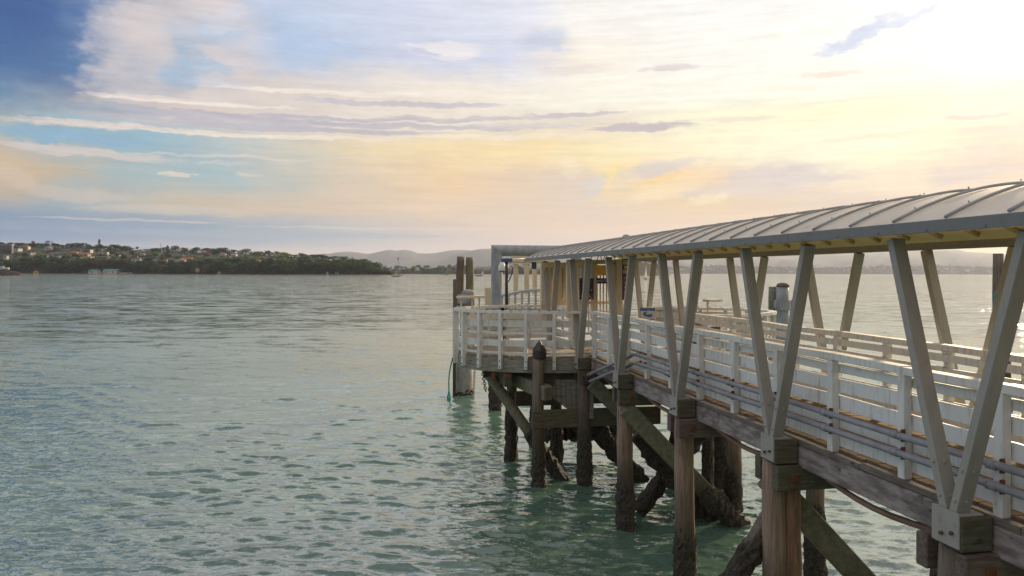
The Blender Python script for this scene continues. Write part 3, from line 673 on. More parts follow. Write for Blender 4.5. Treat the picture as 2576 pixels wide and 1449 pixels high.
def band(mb, pts, z0, z1, th, closed=False):
    n = len(pts)
    for i in range(n - 1):
        a, b = Vector((*pts[i], 0)), Vector((*pts[i + 1], 0)); d = (b - a)
        if d.length < 1e-4: continue
        m = (a + b) / 2; ang = math.atan2(d.y, d.x)
        mb.box((m.x, m.y, (z0 + z1) / 2), (d.length + th * .35, th, z1 - z0), Matrix.Rotation(ang, 3, 'Z'))
    return mb
lf = [lobe(LC, LAX, LAY, R(a)) for a in range(276, 80, -6)]
part('fascia_board', band(MB(), lf, 2.90, 3.272, .07), M['apron'], plat)
part('fascia_board', band(MB(), [lobe(RC_, RAX, RAY, R(a)) for a in range(-90, 91, 8)], 2.90, 3.272, .07), M['apron'], plat)
mb = MB(); mb.b3(4.2, 8.9, 18.75, 18.95, 2.52, 2.89, .012); part('bearer', mb, M['olive'], plat)
mb = MB(); mb.b3(3.1, 8.9, 20.6, 20.82, 2.52, 2.89, .012); part('bearer', mb, M['olive'], plat)
for x in (3.5, 4.4, 5.6, 6.8, 8.0):
    mb = MB(); mb.b3(x - .1, x + .1, 18.96, 22.2, 2.5, 2.9, .012); part('joist', mb, M['olive'], plat)
mb = MB()
for px in (1241, 1273, 1283): 
    p = at_y(px, 948, 18.73); mb.box(p, (.09, .03, .09 if px > 1250 else .2), None, .008)
part('washer_plate', mb, M['rust'], plat)
M['olivepile'] = wood('olive_pile', (.15, .13, .085), (.24, .205, .145), (.08, .06, .04), None)
# the rounded white railing on the near lobe
def lobe_t(px):
    best = None
    for i in range(0, 1300):
        a = R(285 - i * .08); x, y = lobe(LC, LAX + .06, LAY + .06, a)
        d = y * CT + x * ST; sx = CX + FPX * (x * CT - y * ST) / d
        if best is None or abs(sx - px) < best[0]: best = (abs(sx - px), a)
    return best[1]
rail = thing('round_railing', 'white railing of posts and boards curving round the near lobe of the platform', 'railing', (5.4, 20.4, 3.33))
tp = [lobe_t(px) for px in (1394.4, 1324.4, 1260.6, 1208, 1169, 1147)]
for i, a in enumerate(tp):
    x, y = lobe(LC, LAX + .075, LAY + .075, a); ang = math.atan2((LAX) * math.sin(a), (LAY) * math.cos(a)); 
    mb = MB(); mb.box((x, y, (2.99 + 4.44) / 2), (.15, .085, 4.44 - 2.99), Matrix.Rotation(ang, 3, 'Z'), .006); p = part('post', mb, M['white'], rail)
    mb = MB(); nx, ny = math.cos(ang), math.sin(ang)
    for z in (3.05, 3.2): mb.box((x + nx * .08, y + ny * .08, z), (.03, .03, .03), Matrix.Rotation(ang, 3, 'Z'), .008)
    part('bolt', mb, M['rust'], p)
for a in list(np.radians(np.arange(172, 100, -14))):
    x, y = lobe(LC, LAX + .05, LAY + .05, a); ang = math.atan2(LAX * math.sin(a), LAY * math.cos(a))
    mb = MB(); mb.box((x, y, (3.0 + 4.44) / 2), (.13, .085, 1.44), Matrix.Rotation(ang, 3, 'Z'), .006); part('post', mb, M['white'], rail)
angs = [R(283 - i * 5) for i in range(0, 40)]
ring = [lobe(LC, LAX - .0, LAY - .0, a) for a in angs]
part('cap_rail', band(MB(), [lobe(LC, LAX + .04, LAY + .04, a) for a in angs], 4.44, 4.51, .2), M['white'], rail)
for z0, z1, th in ((4.087, 4.253, .035), (3.888, 3.946, .05), (3.573, 3.74, .035), (3.37, 3.425, .05)):
    part('rail', band(MB(), ring, z0, z1, th), M['white'], rail)
mb = MB().box((lobe(LC, LAX, LAY, R(283))[0] + .1, 18.62, (2.99 + 4.44) / 2), (.11, .11, 1.45), None, .006); part('post', mb, M['white'], rail)
# inner straight railing across the platform, with the tall white locker panels
def fence(name, label, pts, levels, z0=3.33, ztop=4.5, post=.1, step=1.1, mat='white', cap=True):
    t = thing(name, label, 'railing', (*pts[0], z0))
    for p, q in zip(pts[:-1], pts[1:]):
        p, q = Vector((*p, 0)), Vector((*q, 0)); L = (q - p).length; n = max(1, round(L / step))
        for i in range(n + 1):
            c = p.lerp(q, i / n); mb = MB(); mb.b3(c.x - post / 2, c.x + post / 2, c.y - post / 2, c.y + post / 2, z0 - .3, ztop - .07, .005); part('post', mb, M[mat], t)
    for a, b in levels: part('rail', band(MB(), pts, a, b, .036), M[mat], t)
    if cap: part('cap_rail', band(MB(), pts, ztop - .07, ztop, .16), M[mat], t)
    return t
RL = [(4.25, 4.4), (4.0, 4.17), (3.75, 3.92), (3.48, 3.65)]
fence('railing', 'white railing across the back of the platform in front of the grey steel gantry', [(2.9, 21.75), (3.9, 22.2), (5.35, 22.3)], RL, 3.33, 4.50)
fence('railing', 'white board fence with slots running from the platform to the gate', [(5.5, 22.2), (5.62, 20.6)], [(4.2, 4.4), (3.9, 4.1), (3.62, 3.8), (3.4, 3.55)], 3.33, 4.5)
# the far lobe: board railing with seat
rr = thing('round_railing', 'cream-white board railing round the far lobe of the platform beyond the walkway', 'railing', (7.9, 18.5, 3.33))
ra = [R(a) for a in range(-86, 92, 8)]; rpts = [lobe(RC_, RAX, RAY, a) for a in ra]
for z0, z1 in ((4.2, 4.38), (3.92, 4.1), (3.64, 3.82), (3.38, 3.5)): part('rail', band(MB(), rpts, z0, z1, .036), M['white'], rr)
part('cap_rail', band(MB(), [lobe(RC_, RAX + .03, RAY + .03, a) for a in ra], 4.43, 4.5, .19), M['white'], rr)
for a in range(-80, 92, 17):
    x, y = lobe(RC_, RAX + .07, RAY + .07, R(a)); mb = MB().box((x, y, 3.72), (.1, .1, 1.42), Matrix.Rotation(R(a), 3, 'Z'), .006); part('post', mb, M['white'], rr)
t = thing('fence_panel', 'solid cream board panel behind the blue tsunami sign', 'fence', (8.6, 19.9, 3.4))
mb = MB()
for i in range(6): mb.b3(8.15, 10.1, 20.42, 20.45, 3.42 + .185 * i, 3.6 + .185 * i, .003)
part('boards', mb, M['white'], t)
for x in (8.2, 9.1, 10.0):
    mb = MB().b3(x - .05, x + .05, 20.46, 20.56, 3.35, 4.52, .005); part('post', mb, M['white'], t)
# bait-cutting boards on posts above the railings
for lab, (x, y), ang in (('narrow cream cutting board on thin posts above the left end of the round railing', (2.75, 20.9), 0.35), ('brown cutting board on thin posts above the far lobe railing', (9.55, 19.6), .2)):
    t = thing('cutting_board', lab, 'cutting board', (x, y, 3.33), 'cutting boards on the railings')
    Mx = Matrix.Rotation(ang, 3, 'Z'); sz = 1 if x < 5 else .62; mb = MB().box((x, y, 4.80 if x < 5 else 4.72), (.78 * sz, .3, .07), Mx, .008); part('board', mb, M['cream'], t)
    for q in ((-.3, 0.05, .28) if x < 5 else (-.28,)):
        v = Mx @ Vector((q * sz, 0, 0)); mb = MB().b3(x + v.x - .022, x + v.x + .022, y + v.y - .022, y + v.y + .022, 3.33, 4.764 if x < 5 else 4.684, .003); part('leg', mb, M['cream'], t)
# ---------------------------------------------------------------- piles below the platform
x, y = 4.19, 18.42
t = pile('pile with a pointed dark plastic cap standing in front of the round railing', x, y, 3.34, .155, M['piledark'], 1.15)
part('cap', MB().lathe((x + .017, y), [(.165, 3.30), (.178, 3.33), (.18, 3.50), (.168, 3.54), (.012, 3.765)], 24), M['plastic'], t)
mb = MB().box((x + .03, y - .16, 1.75), (.09, .03, .08), None, .008); mb.box((x + .03, y - .16, 1.58), (.06, .03, .12), None, .008); part('bolt', mb, M['rust'], t)
for lab, px, py, D, r, z1, cr in (
    ('black mussel-covered pile left of the pointed cap pile', 1286, 1143, 21.6, .16, 2.55, 2.1), ('far dark pile with a thick ring of mussels in the middle of the platform bents', 1400, 1150, 21.5, .165, 2.55, 1.6),
    ('short mussel-black pile at the outer back corner of the platform', 1246, 1026, 29.6, .24, 3.6, 2.4), ('pile behind the mussel log under the platform', 1345, 1110, 23.5, .15, 2.5, 1.4)):
    p = at_z(px, CX * 0 + HY + FPX * HC / D, 0); pile(lab, p.x, p.y, z1, r, M['piledark'], cr)
def rake(label, a, b, r, mat, crust, grp='raking timbers under the platform'):
    t = thing('raking_timber', label, 'brace', tuple(b), grp); a, b = Vector(a), Vector(b)
    pts = [a.lerp(b, i / 11) for i in range(12)]; part('timber', MB().tube(pts, [r * rng.uniform(.96, 1.04) for _ in pts], 14, True, .02, rng), mat, t, True)
    if crust: part('mussel_crust', MB().tube([a.lerp(b, crust + (1 - crust) * i / 20) for i in range(21)], [r * rng.uniform(1.0, 1.3) for _ in range(21)], 18, True, .16, rng), M['mussel'], t)
rake('grey-green round raking timber sloping from the platform corner to the pointed cap pile foot', at(1232, 945, 20.3), at(1425, 1222, 19.6), .15, M['green'], .52)
rake('thick round raking timber under the middle of the platform, black with mussels at its end', at(1500, 1060, 20.2), at(1545, 1142, 19.4), .16, M['piledark'], .0)
def beam(label, a, b, w, h, mat, crust=False):
    t = thing('cross_beam', label, 'beam', tuple(a), 'cross beams under the platform'); part('timber', MB().bar(a, b, w, h, (0, 1, 0), .014), mat, t)
    if crust:
        a, b = Vector(a), Vector(b); part('mussel_crust', MB().tube([a.lerp(b, i / 30) for i in range(31)], [h * .62 * rng.uniform(.8, 1.25) for _ in range(31)], 16, True, .18, rng), M['mussel'], t)
def hb(px0, px1, py, D): 
    a = at(px0, py, D); b = at(px1, py, D); b.y = a.y; b = at_y(px1, py, a.y); b.z = a.z; return a, b
beam('grey-brown cross beam between the pointed cap pile and the reddish pile', *hb(1338, 1660, 1055, 18.75), .14, .46, M['olive'])
beam('dark upper cross beam deep under the platform', *hb(1296, 1560, 1003, 21.2), .14, .42, M['piledark'])
beam('mussel-black log lying level under the platform', *hb(1368, 1570, 1090, 21.8), .2, .4, M['piledark'], True)
t = thing('cantilever_bracket', 'green-grey timber knee bracket under the platform edge with a sawn end', 'bracket', (4.0, 19.2, 2.7))
a, b = at(1262, 930, 20.4), at(1380, 985, 18.7); part('timber', MB().bar(a + Vector((0, 0, -.05)), b + Vector((0, 0, -.06)), .26, .36, (1, 0, 0), .015), M['green'], t)
t = thing('curved_apron', 'pale curved plank apron sloping down under the platform to a boxed post', 'apron', (5.0, 19.0, 2.2))
mb = MB(); n = 9
pa = [at(1372 + i * 13.0, 955, 19.3) for i in range(n)]; pb = [at(1375 + i * 12.6, 985 + 62 * math.sin(i / (n - 1) * 1.5), 19.3) for i in range(n)]
for i in range(n - 1):
    q = [pa[i], pa[i + 1] - Vector((.012, 0, 0)), pb[i + 1] - Vector((.012, 0, 0)), pb[i]]; off = Vector((0, .06, 0))
    mb.add([*q, *[v + off for v in q]], [(0, 1, 2, 3), (7, 6, 5, 4), (0, 4, 5, 1), (1, 5, 6, 2), (2, 6, 7, 3), (3, 7, 4, 0)])
part('planks', mb, M['apron'], t)
mb = MB().bar(at(1487 - 8, 965, 19.0), at(1487 - 8, 1052, 19.0), .26, .2, (1, 0, 0), .012); part('post', mb, M['apron'], t)
# ---------------------------------------------------------------- chains and rope
def chain(label, a, b, n):
    t = MB(); a, b = Vector(a), Vector(b)
    for i in range(n):
        c = a.lerp(b, (i + .5) / n); d = (b - a).normalized(); s = Vector((1, 0, 0)) if i % 2 else Vector((0, 1, 0)); L = (b - a).length / n
        t.tube([c + d * L * .62 * math.cos(k / 8 * 6.283) + s * .045 * math.sin(k / 8 * 6.283) for k in range(9)], .014, 5, False)
    return solo('chain', t, M['rust'], label, 'chain', 'rusty chains by the platform')
chain('rusty chain hanging in a loop under the left corner of the platform', at(1214, 933, 21), at(1222, 985, 21), 9)
chain('long rusty chain down the side of the concrete pile', at(1194, 930, 33.0), at(1191, 1000, 33.0), 14)
pts = [at(1139 - i * .6 - 4 * math.sin(i * .2), 900 + i * 5.4, 30 + .1 * i) for i in range(16)]
t = thing('rope', 'teal rope with a frayed end hanging left of the platform', 'rope', tuple(pts[0])); part('strand', MB().tube(pts, .028, 6), M['rope'], t, True)
mb = MB()
for k in range(9): mb.tube([pts[-1], pts[-1] + Vector((rng.uniform(-.07, .07), rng.uniform(-.05, .05), -.3)), pts[-1] + Vector((rng.uniform(-.12, .12), 0, -.62 - rng.uniform(0, .3)))], .02, 4)
part('frayed_end', mb, M['rope'], t)
# ---------------------------------------------------------------- fender piles and dolphins beyond the platform
p = at(1158, 1000, 33.5); pile('dark brown timber pile with a waisted side, left of the pair on the concrete stump', at(1157.5, 800, 33.9).x, at(1157.5, 800, 33.9).y, 6.24, .185, M['piledark'], .0, 3.0, 'fender piles beyond the platform', name='fender_pile')
q = at(1181, 800, 33.9); pile('olive brown timber pile, right of the pair on the concrete stump', q.x, q.y, 6.2, .185, M['olivepile'], .0, 3.0, 'fender piles beyond the platform', name='fender_pile')
q = at(1168, 1000, 33.4); t = pile('stout concrete stump rising from the water behind the round railing', q.x, q.y, 4.0, .39, M['concrete'], .35, group='fender piles beyond the platform', sides=24, name='concrete_pile')
q2 = at(1177, 1000, 33.2); mb = MB().lathe((q2.x, q2.y), [(.30, 3.9), (.30, 4.62), (.27, 4.68), (.05, 4.74)], 22); part('cap', mb, M['concrete'], t, True)
mb = MB().box(at(1165, 752, 32.9), (.5, .06, .42), None, .01); part('plate', mb, M['grey_steel'], t)
q = at(1143, 900, 33); s_ = MB().b3(q.x - .065, q.x + .065, q.y - .06, q.y + .06, -1, 5.2, .006); solo('steel_post', s_, M['piledark'], 'thin dark squared post standing in the water at the left of the platform', 'post')
# ---------------------------------------------------------------- big steel gantry
D = 29.6; ga = at(1250, 690, D); gb = at(1462, 690, D); gb.y = ga.y
gz = HC + 55.5 / FPX * D; r = .23
gan = thing('steel_gantry', 'big grey tubular steel gantry frame with mitred corners behind the platform', 'gantry', (ga.x, ga.y, -1))
def mitre_tube(x0, x1, y, zb, zt, r, n=24):
    mb = MB(); ring = [(math.cos(2 * math.pi * k / n), math.sin(2 * math.pi * k / n)) for k in range(n)]
    L = [(x0 + c * r, y + s * r, zb) for c, s in ring] + [(x0 + c * r, y + s * r, zt - c * r) for c, s in ring]
    o = [(i, (i + 1) % n, n + (i + 1) % n, n + i) for i in range(n)]
    left = MB().add(L, o)
    T = [(x0 + c * r, y + s * r, zt - c * r) for c, s in ring] + [(x1 - c * r, y + s * r, zt - c * r) for c, s in ring]
    top = MB().add(T, [(i, n + i, n + (i + 1) % n, (i + 1) % n)[::-1] for i in range(n)])
    Rr = [(x1 - c * r, y + s * r, zb) for c, s in ring] + [(x1 - c * r, y + s * r, zt - c * r) for c, s in ring]
    right = MB().add(Rr, [(i, (i + 1) % n, n + (i + 1) % n, n + i)[::-1] for i in range(n)])
    return left, top, right
l, tp_, rg = mitre_tube(ga.x, gb.x, ga.y, -1, gz, r)
part('column', l, M['grey_steel'], gan, True); part('column', rg, M['grey_steel'], gan, True); part('crosshead', tp_, M['grey_steel'], gan, True)
# ---------------------------------------------------------------- gangway with bowed aluminium sides
gw = thing('gangway', 'bowed aluminium gangway with mesh sides leading away behind the platform', 'gangway', (5.8, 26, 3.2))
M['alu'] = surf('aluminium', (.42, .43, .45), (.52, .52, .53), 6, (1, 1, 1), .4, .05); M['mesh'] = surf('pale_mesh_wire', (.55, .47, .34), (.62, .54, .4), 6, (1, 1, 1), .5, 0)
gp = []
for i in range(13):
    f = i / 12; px = 1262 + 205 * f; py = 744 - 22 * math.sin(min(1, f * 1.35) * math.pi * .5) + 34 * max(0, f - .3) ** 1.2; gp.append(at(px, py, 26.4 - 2.4 * f))
part('top_chord', MB().tube(gp, .05, 8), M['alu'], gw, True)
bp = [Vector((p.x, p.y, 3.42)) for p in gp]; part('bottom_chord', MB().tube(bp, .06, 8), M['alu'], gw, True)
for i in range(13):
    part('upright', MB().bar(bp[i], gp[i], .075, .06, (1, 0, 0), .004), M['alu'], gw)
mb = MB()
for k in range(1, 16):
    for i in range(12):
        f = k / 16; mb.bar(bp[i].lerp(gp[i], f), bp[i + 1].lerp(gp[i + 1], f), .012, .016, (0, 1, 0))
part('mesh_panel', mb, M['mesh'], gw)
mb = MB().box(at(1228, 760, 25.5), (.22, .2, 1.0), None, .01); solo('mooring_bollard', mb, M['cream'], 'rust-streaked pale squared post left of the grey gantry column', 'post')
# ---------------------------------------------------------------- pergola frame over the gangway head, slatted screens and gate
pg = thing('gangway_shelter', 'cream post and beam shelter over the gangway head behind the canopy end', 'shelter', (5.9, 24.5, 3.3))
def post_px(px, y0, y1, D, w, parent, mat='cream', nm='post'):
    a, b = at(px, y0, D), at(px, y1, D); z0, z1 = min(a.z, b.z), max(a.z, b.z); c = at(px, 700, D)
    return part(nm, MB().b3(c.x - w / 2, c.x + w / 2, c.y - w / 2, c.y + w / 2, z0, z1, .005), M[mat], parent)
def beam_px(px0, px1, y0, y1, D, th, parent, mat='cream', nm='beam'):
    a, b = at(px0, y0, D), at(px1, y0, D); z1 = a.z; z0 = at(px0, y1, D).z; yy = a.y; b = at_y(px1, y0, yy)
    return part(nm, MB().b3(a.x, b.x, yy - th / 2, yy + th / 2, z0, z1, .004), M[mat], parent)
for px in (1297.5, 1325, 1345): post_px(px, 740, 662, 27.0, .15, pg)
beam_px(1266, 1400, 653, 664, 26.8, .15, pg); beam_px(1285, 1396, 644, 651.5, 25.6, .1, pg)
beam_px(1282, 1400, 658, 660.5, 26.0, .4, pg, 'purlin')
for px, D in ((1366, 22.6), (1428, 22.6), (1449, 22.2)): post_px(px, 790, 662, D, .14, pg)
beam_px(1361, 1500, 660, 673, 22.5, .13, pg); beam_px(1361, 1432, 755, 768, 22.5, .1, pg)
sc = thing('slatted_screen', 'screen of upright cream boards beneath the far end of the canopy', 'screen', (5.7, 22.8, 4.3))
for px, w in ((1375, .10), (1383, .14), (1391, .09), (1398, .16), (1406.5, .15), (1414, .11), (1420, .12)):
    post_px(px, 757 if px != 1391 else 740, 673, 22.9 + .25 * math.sin(px), w, sc, 'cream', 'slat')
gt = thing('gate_frame', 'cream gate frame with bars across the walkway below the canopy', 'gate', (6.6, 20.4, 3.35))
for px, w in ((1431, .13), (1494, .16), (1557, .17), (1468, .12), (1546, .1)): post_px(px, 800, 655 if px in (1557, 1431) else 664, 20.6, w, gt)
beam_px(1428, 1600, 653, 664, 20.5, .14, gt); beam_px(1431, 1560, 668, 674, 20.55, .08, gt); beam_px(1431, 1556, 758, 765, 20.55, .08, gt)
for px in (1440, 1449, 1458, 1481, 1502, 1510, 1518, 1526, 1534): post_px(px, 835, 672, 20.55, .035, gt, 'cream', 'bar')
for k in range(3):
    c = at(1500 + 16 * k, 655, 20.5); mb = MB().tube([c + Vector((.16 * math.cos(a), 0, .17 * math.sin(a))) for a in np.linspace(0, math.pi, 9)], .014, 5); part('hoop', mb, M['cream'], gt, True)
mb = MB()
c = at(1511, 680, 20.35); mb.box(c, (.30, .12, .28), None, .01)
M['amber'] = surf('amber_panel', (.62, .36, .07), (.70, .43, .10), 5, (1, 1, 1), .5, .05)
solo('amber_box', mb, M['amber'], 'square amber box hanging under the gate beam above the signs', 'box')
# ---------------------------------------------------------------- signs
M['navy'] = surf('navy_sign', (.022, .022, .06), (.035, .034, .08), 5, (1, 1, 1), .45, 0)
for nm, c in (('sign_white', (.75, .74, .72)), ('sign_orange', (.70, .30, .12)), ('sign_yellow', (.75, .5, .12)), ('sign_red', (.42, .07, .05)), ('sign_blue', (.05, .17, .42)), ('sign_paleblue', (.66, .70, .74))):
    M[nm] = surf(nm, c, [x * .92 for x in c], 6, (1, 1, 1), .5, 0)
def lettering(txt, size, c, mat, parent, right=None, nm='lettering'):
    cu = bpy.data.curves.new('text', 'FONT'); cu.body = txt; cu.size = size; cu.align_x = 'CENTER'; cu.align_y = 'CENTER'; cu.extrude = .002
    tmp = bpy.data.objects.new('tmp', cu); me = bpy.data.meshes.new_from_object(tmp); bpy.data.objects.remove(tmp); me.name = nm
    og = ORG[parent.name]; Mx = Matrix.Translation(Vector(c) - Vector(og)) @ FACE; me.transform(Mx); me.materials.clear(); me.materials.append(mat)
    o = bpy.data.objects.new(nm, me); COL.objects.link(o); o.parent = parent; return o
FACE = Matrix.Rotation(-R(4), 4, 'Z') @ Matrix.Rotation(R(90), 4, 'X')
FR = Matrix.Rotation(-R(4), 3, 'Z')
def board(name, label, px0, py0, px1, py1, D, mat, cat='sign', group=None):
    a, b = at(px0, py0, D), at(px1, py1, D); c = (a + b) / 2; w = (b - a).xy.length; h = a.z - b.z
    t = thing(name, label, cat, tuple(c), group); part('panel', MB().box(c, (w, .02, h), FR, .003), mat, t)
    return t, c, w, h
def on(c, u, v): return Vector(c) + FR @ Vector((u, -.0145, v))
t, c, w, h = board('notice_board', 'tall narrow navy notice with a column of pictograms beside the gate post', 1565, 651.6, 1586, 754.4, 20.2, M['navy'])
def plate(t, c, u, v, w, h, mat, nm='mark'): return part(nm, MB().box(on(c, u, v), (w, .006, h), FR), mat, t)
for i in range(3): plate(t, c, -.02, h * .46 - .045 * i, w * (.7 - .1 * (i == 0)), .018, M['sign_white'], 'text_line')
plate(t, c, 0, h * .30, w * .5, .07, M['sign_yellow'], 'ferry_pictogram')
def ring_sq(t, c, u, v, s, mat, fill):
    mb = MB()
    for du, dv, ww, hh in ((0, s / 2, s, .01), (0, -s / 2, s, .01), (-s / 2, 0, .01, s), (s / 2, 0, .01, s)): mb.box(on(c, u + du, v + dv), (ww, .006, hh), FR)
    o = part('pictogram', mb, mat, t); mb = MB().box(on(c, u, v), (s * .35, .005, s * .55), FR); mb.box(on(c, u + s * .1, v - s * .1), (s * .5, .005, s * .15), FR); part('figure', mb, fill, o)
ring_sq(t, c, -.03, h * .19, .1, M['sign_white'], M['sign_white'])
for k in range(5):
    for u in (-.05, .07): ring_sq(t, c, u, h * (.04 - .115 * k), .085, M['sign_red'], M['sign_orange'])
t, c, w, h = board('notice_board', 'rectangular navy notice with pale lines of text in front of the gate bars', 1457, 699.6, 1493.5, 753.7, 20.3, M['navy'])
for v, ww in ((.42, .6), (.31, .5), (.20, .62), (.10, .5), (.05, .55), (-.10, .4), (-.28, .7), (-.36, .75), (-.40, .5)): plate(t, c, -.02, h * v, w * ww * .95, .011, M['sign_paleblue'], 'text_line')
for v in (-.06, -.45):
    mb = MB(); p = on(c, w * .33, h * v); mb.add([p + FR @ Vector((-.025, 0, .02)), p + FR @ Vector((.025, 0, .02)), p + FR @ Vector((0, 0, -.025))], [(0, 2, 1)]); part('emblem', mb, M['sign_yellow'], t)
t, c, w, h = board('notice_board', 'wide navy sign reading NO FISHING BEYOND THIS POINT on the gate bars', 1500, 699.6, 1545, 713.5, 20.3, M['navy'])
lettering('NO FISHING', .05, on(c, 0, h * .26), M['sign_orange'], t); lettering('BEYOND THIS POINT', .048, on(c, 0, -h * .05), M['sign_white'], t)
t, c, w, h = board('tsunami_sign', 'blue tsunami evacuation zone sign with a white wave fixed to the cream board panel', 1610, 773.5, 1648, 805.5, 20.35, M['sign_blue'])
plate(t, c, 0, -h * .10, w * .97, h * .66, M['sign_paleblue'], 'picture_field')
lettering('TSUNAMI EVACUATION', .033, on(c, 0, h * .41), M['sign_white'], t); lettering('ZONE', .03, on(c, .03, h * .29), M['sign_white'], t)
def poly(t, c, pts, mat, nm, lift=.0195):
    vs = [Vector(c) + FR @ Vector((u * w, -lift, v * h)) for u, v in pts]; return part(nm, MB().add(vs, [tuple(range(len(vs)))]), mat, t)
wave = [(-.32, -.02), (-.27, .12), (-.15, .17), (-.02, .13), (-.10, .08), (-.14, .0), (-.08, -.06), (.04, -.04), (.18, -.03), (.34, .0), (.40, -.1), (.33, -.27), (.26, -.2), (.2, -.30), (.12, -.22), (.04, -.30), (-.04, -.2), (-.14, -.2), (-.26, -.14)]
poly(t, c, [(u, v) for u, v in wave], M['sign_blue'], 'wave')
mb = MB(); 
for (u0, v0), (u1, v1) in (((.34, .1), (.36, -.06)), ((.36, -.06), (.29, -.2)), ((.36, -.06), (.42, -.18)), ((.34, .06), (.26, .0)), ((.34, .06), (.43, .02))):
    mb.bar(Vector(c) + FR @ Vector((u0 * w, -.021, v0 * h)), Vector(c) + FR @ Vector((u1 * w, -.021, v1 * h)), .022, .004, (1, 0, 0))
mb.box(Vector(c) + FR @ Vector((.35 * w, -.021, .15 * h)), (.032, .004, .034), FR, .008); part('running_figure', mb, M['sign_white'], t)
t, c, w, h = board('blue_board', 'small plain blue board hung at the far end of the canopy eave', 1337.5, 659, 1349.5, 677, 24.1, M['blue'])
# ---------------------------------------------------------------- camera dome and lamp pole
t = thing('lamp_pole', 'slim black pole standing on the platform beside the white camera dome', 'pole', (4.2, 22.0, 3.33))
c = at(1274.5, 700, 22.6); part('pole', MB().tube([(c.x, c.y, 3.3), (c.x, c.y, 4.8), (c.x, c.y, 5.92)], [.055, .05, .05], 10), M['black'], t, True)
part('bracket', MB().box((c.x, c.y, 5.88), (.34, .12, .12), None, .01), M['blue'], t)
part('cable', MB().tube([(c.x + .05, c.y, 5.2), (c.x + .16, c.y, 5.45), (c.x + .2, c.y, 5.65), (c.x + .12, c.y, 5.72)], .016, 6), M['black'], t, True)
t = thing('security_camera', 'white dome security camera on a bent arm from the canopy end', 'camera', tuple(at(1262.5, 672, 23.8)))
c = at(1262.8, 672, 23.8); part('arm', MB().tube([at(1322, 651.5, 24.1), at(1292, 653, 23.9), at(1278, 654, 23.8), at(1267, 655, 23.8), at(1263, 660, 23.8)], [.035, .035, .055, .055, .05], 10), M['white'], t, True)
part('housing', MB().lathe((c.x, c.y), [(.05, c.z + .17), (.075, c.z + .13), (.12, c.z + .02), (.125, c.z - .09), (.115, c.z - .12), (.07, c.z - .125)], 18), M['white'], t, True)
part('lens_dome', MB().lathe((c.x, c.y), [(.075, c.z - .12), (.065, c.z - .15), (.03, c.z - .165)], 14), M['black'], t, True)
# things seen past the canopy: a lamp head and dish behind the roof ridge
q = at(1576, 596, 34); t = thing('round_lamp_head', 'rounded dark lamp head showing just above the canopy ridge', 'lamp', tuple(q))
part('pole', MB().tube([(q.x, q.y, 2.8), (q.x, q.y, q.z - .06)], .06, 8), M['black'], t, True)
part('head', MB().lathe((q.x, q.y), [(.24, q.z - .08), (.22, q.z + .0), (.14, q.z + .09), (.02, q.z + .12)], 14), M['grey_steel'], t, True)
# ---------------------------------------------------------------- piles on the far side
q = at(1946, 900, 29.3); t = pile('square green-brown timber pile clamped beside the grey capped steel pile', q.x, q.y, 4.97, .20, M['green'], .6, group='mooring piles beyond the walkway', sides=8, name='mooring_pile')
q = at(1969, 900, 28.9); t = pile('thick grey steel pile with a domed brown cap and clamp band', q.x, q.y, 5.0, .245, M['grey_steel'], .6, group='mooring piles beyond the walkway', sides=26, name='mooring_pile')
part('cap', MB().lathe((q.x, q.y), [(.25, 4.98), (.25, 5.02), (.2, 5.09), (.1, 5.13), (.01, 5.14)], 26), M['cap'], t, True)
mb = MB().tube([(q.x, q.y, 4.05), (q.x, q.y, 4.45)], .285, 26); mb.box((q.x - .32, q.y - .08, 4.3), (.16, .14, .3), None, .01); mb.box((q.x + .33, q.y, 4.25), (.1, .1, .4), None, .01); part('clamp', mb, M['grey_steel'], t)
q = at(2505, 800, 28.8); pile('tall dark timber pile standing alone beyond the canopy struts', q.x, q.y, 6.3, .19, M['piledark'], .6, group='mooring piles beyond the walkway', lean=(.12, 0), name='mooring_pile')
q2 = at(2528, 860, 28.6); pile('shorter dark timber pile with a teal rope looped over it', q2.x, q2.y, 4.55, .22, M['piledark'], .6, group='mooring piles beyond the walkway', name='mooring_pile')
pts = [at(2516 + 14 * math.cos(a), 742 - 10 * math.sin(a), 28.3) for a in np.linspace(0, 3.1, 9)] + [at(2503 - i, 742 + i * 9, 28.3) for i in range(1, 7)] + [at(2498 + i * 1.4, 796 + i * 2 - i * i * .6, 28.25) for i in range(8)]
solo('rope', MB().tube(pts, .03, 6), M['rope'], 'teal rope looped over the shorter dark pile on the far side', 'rope', smooth=True)
for k, x in enumerate((8.75, 9.35)):
    mb = MB().lathe((x, 18.9), [(.17, 3.3), (.17, 4.02), (.12, 4.12), (.0, 4.14)], 14); solo('rubbish_bin', mb, M['piledark'], ('left' if k == 0 else 'right') + ' one of two dark red rounded bins behind the far railing', 'bin', 'bins on the far lobe', True)
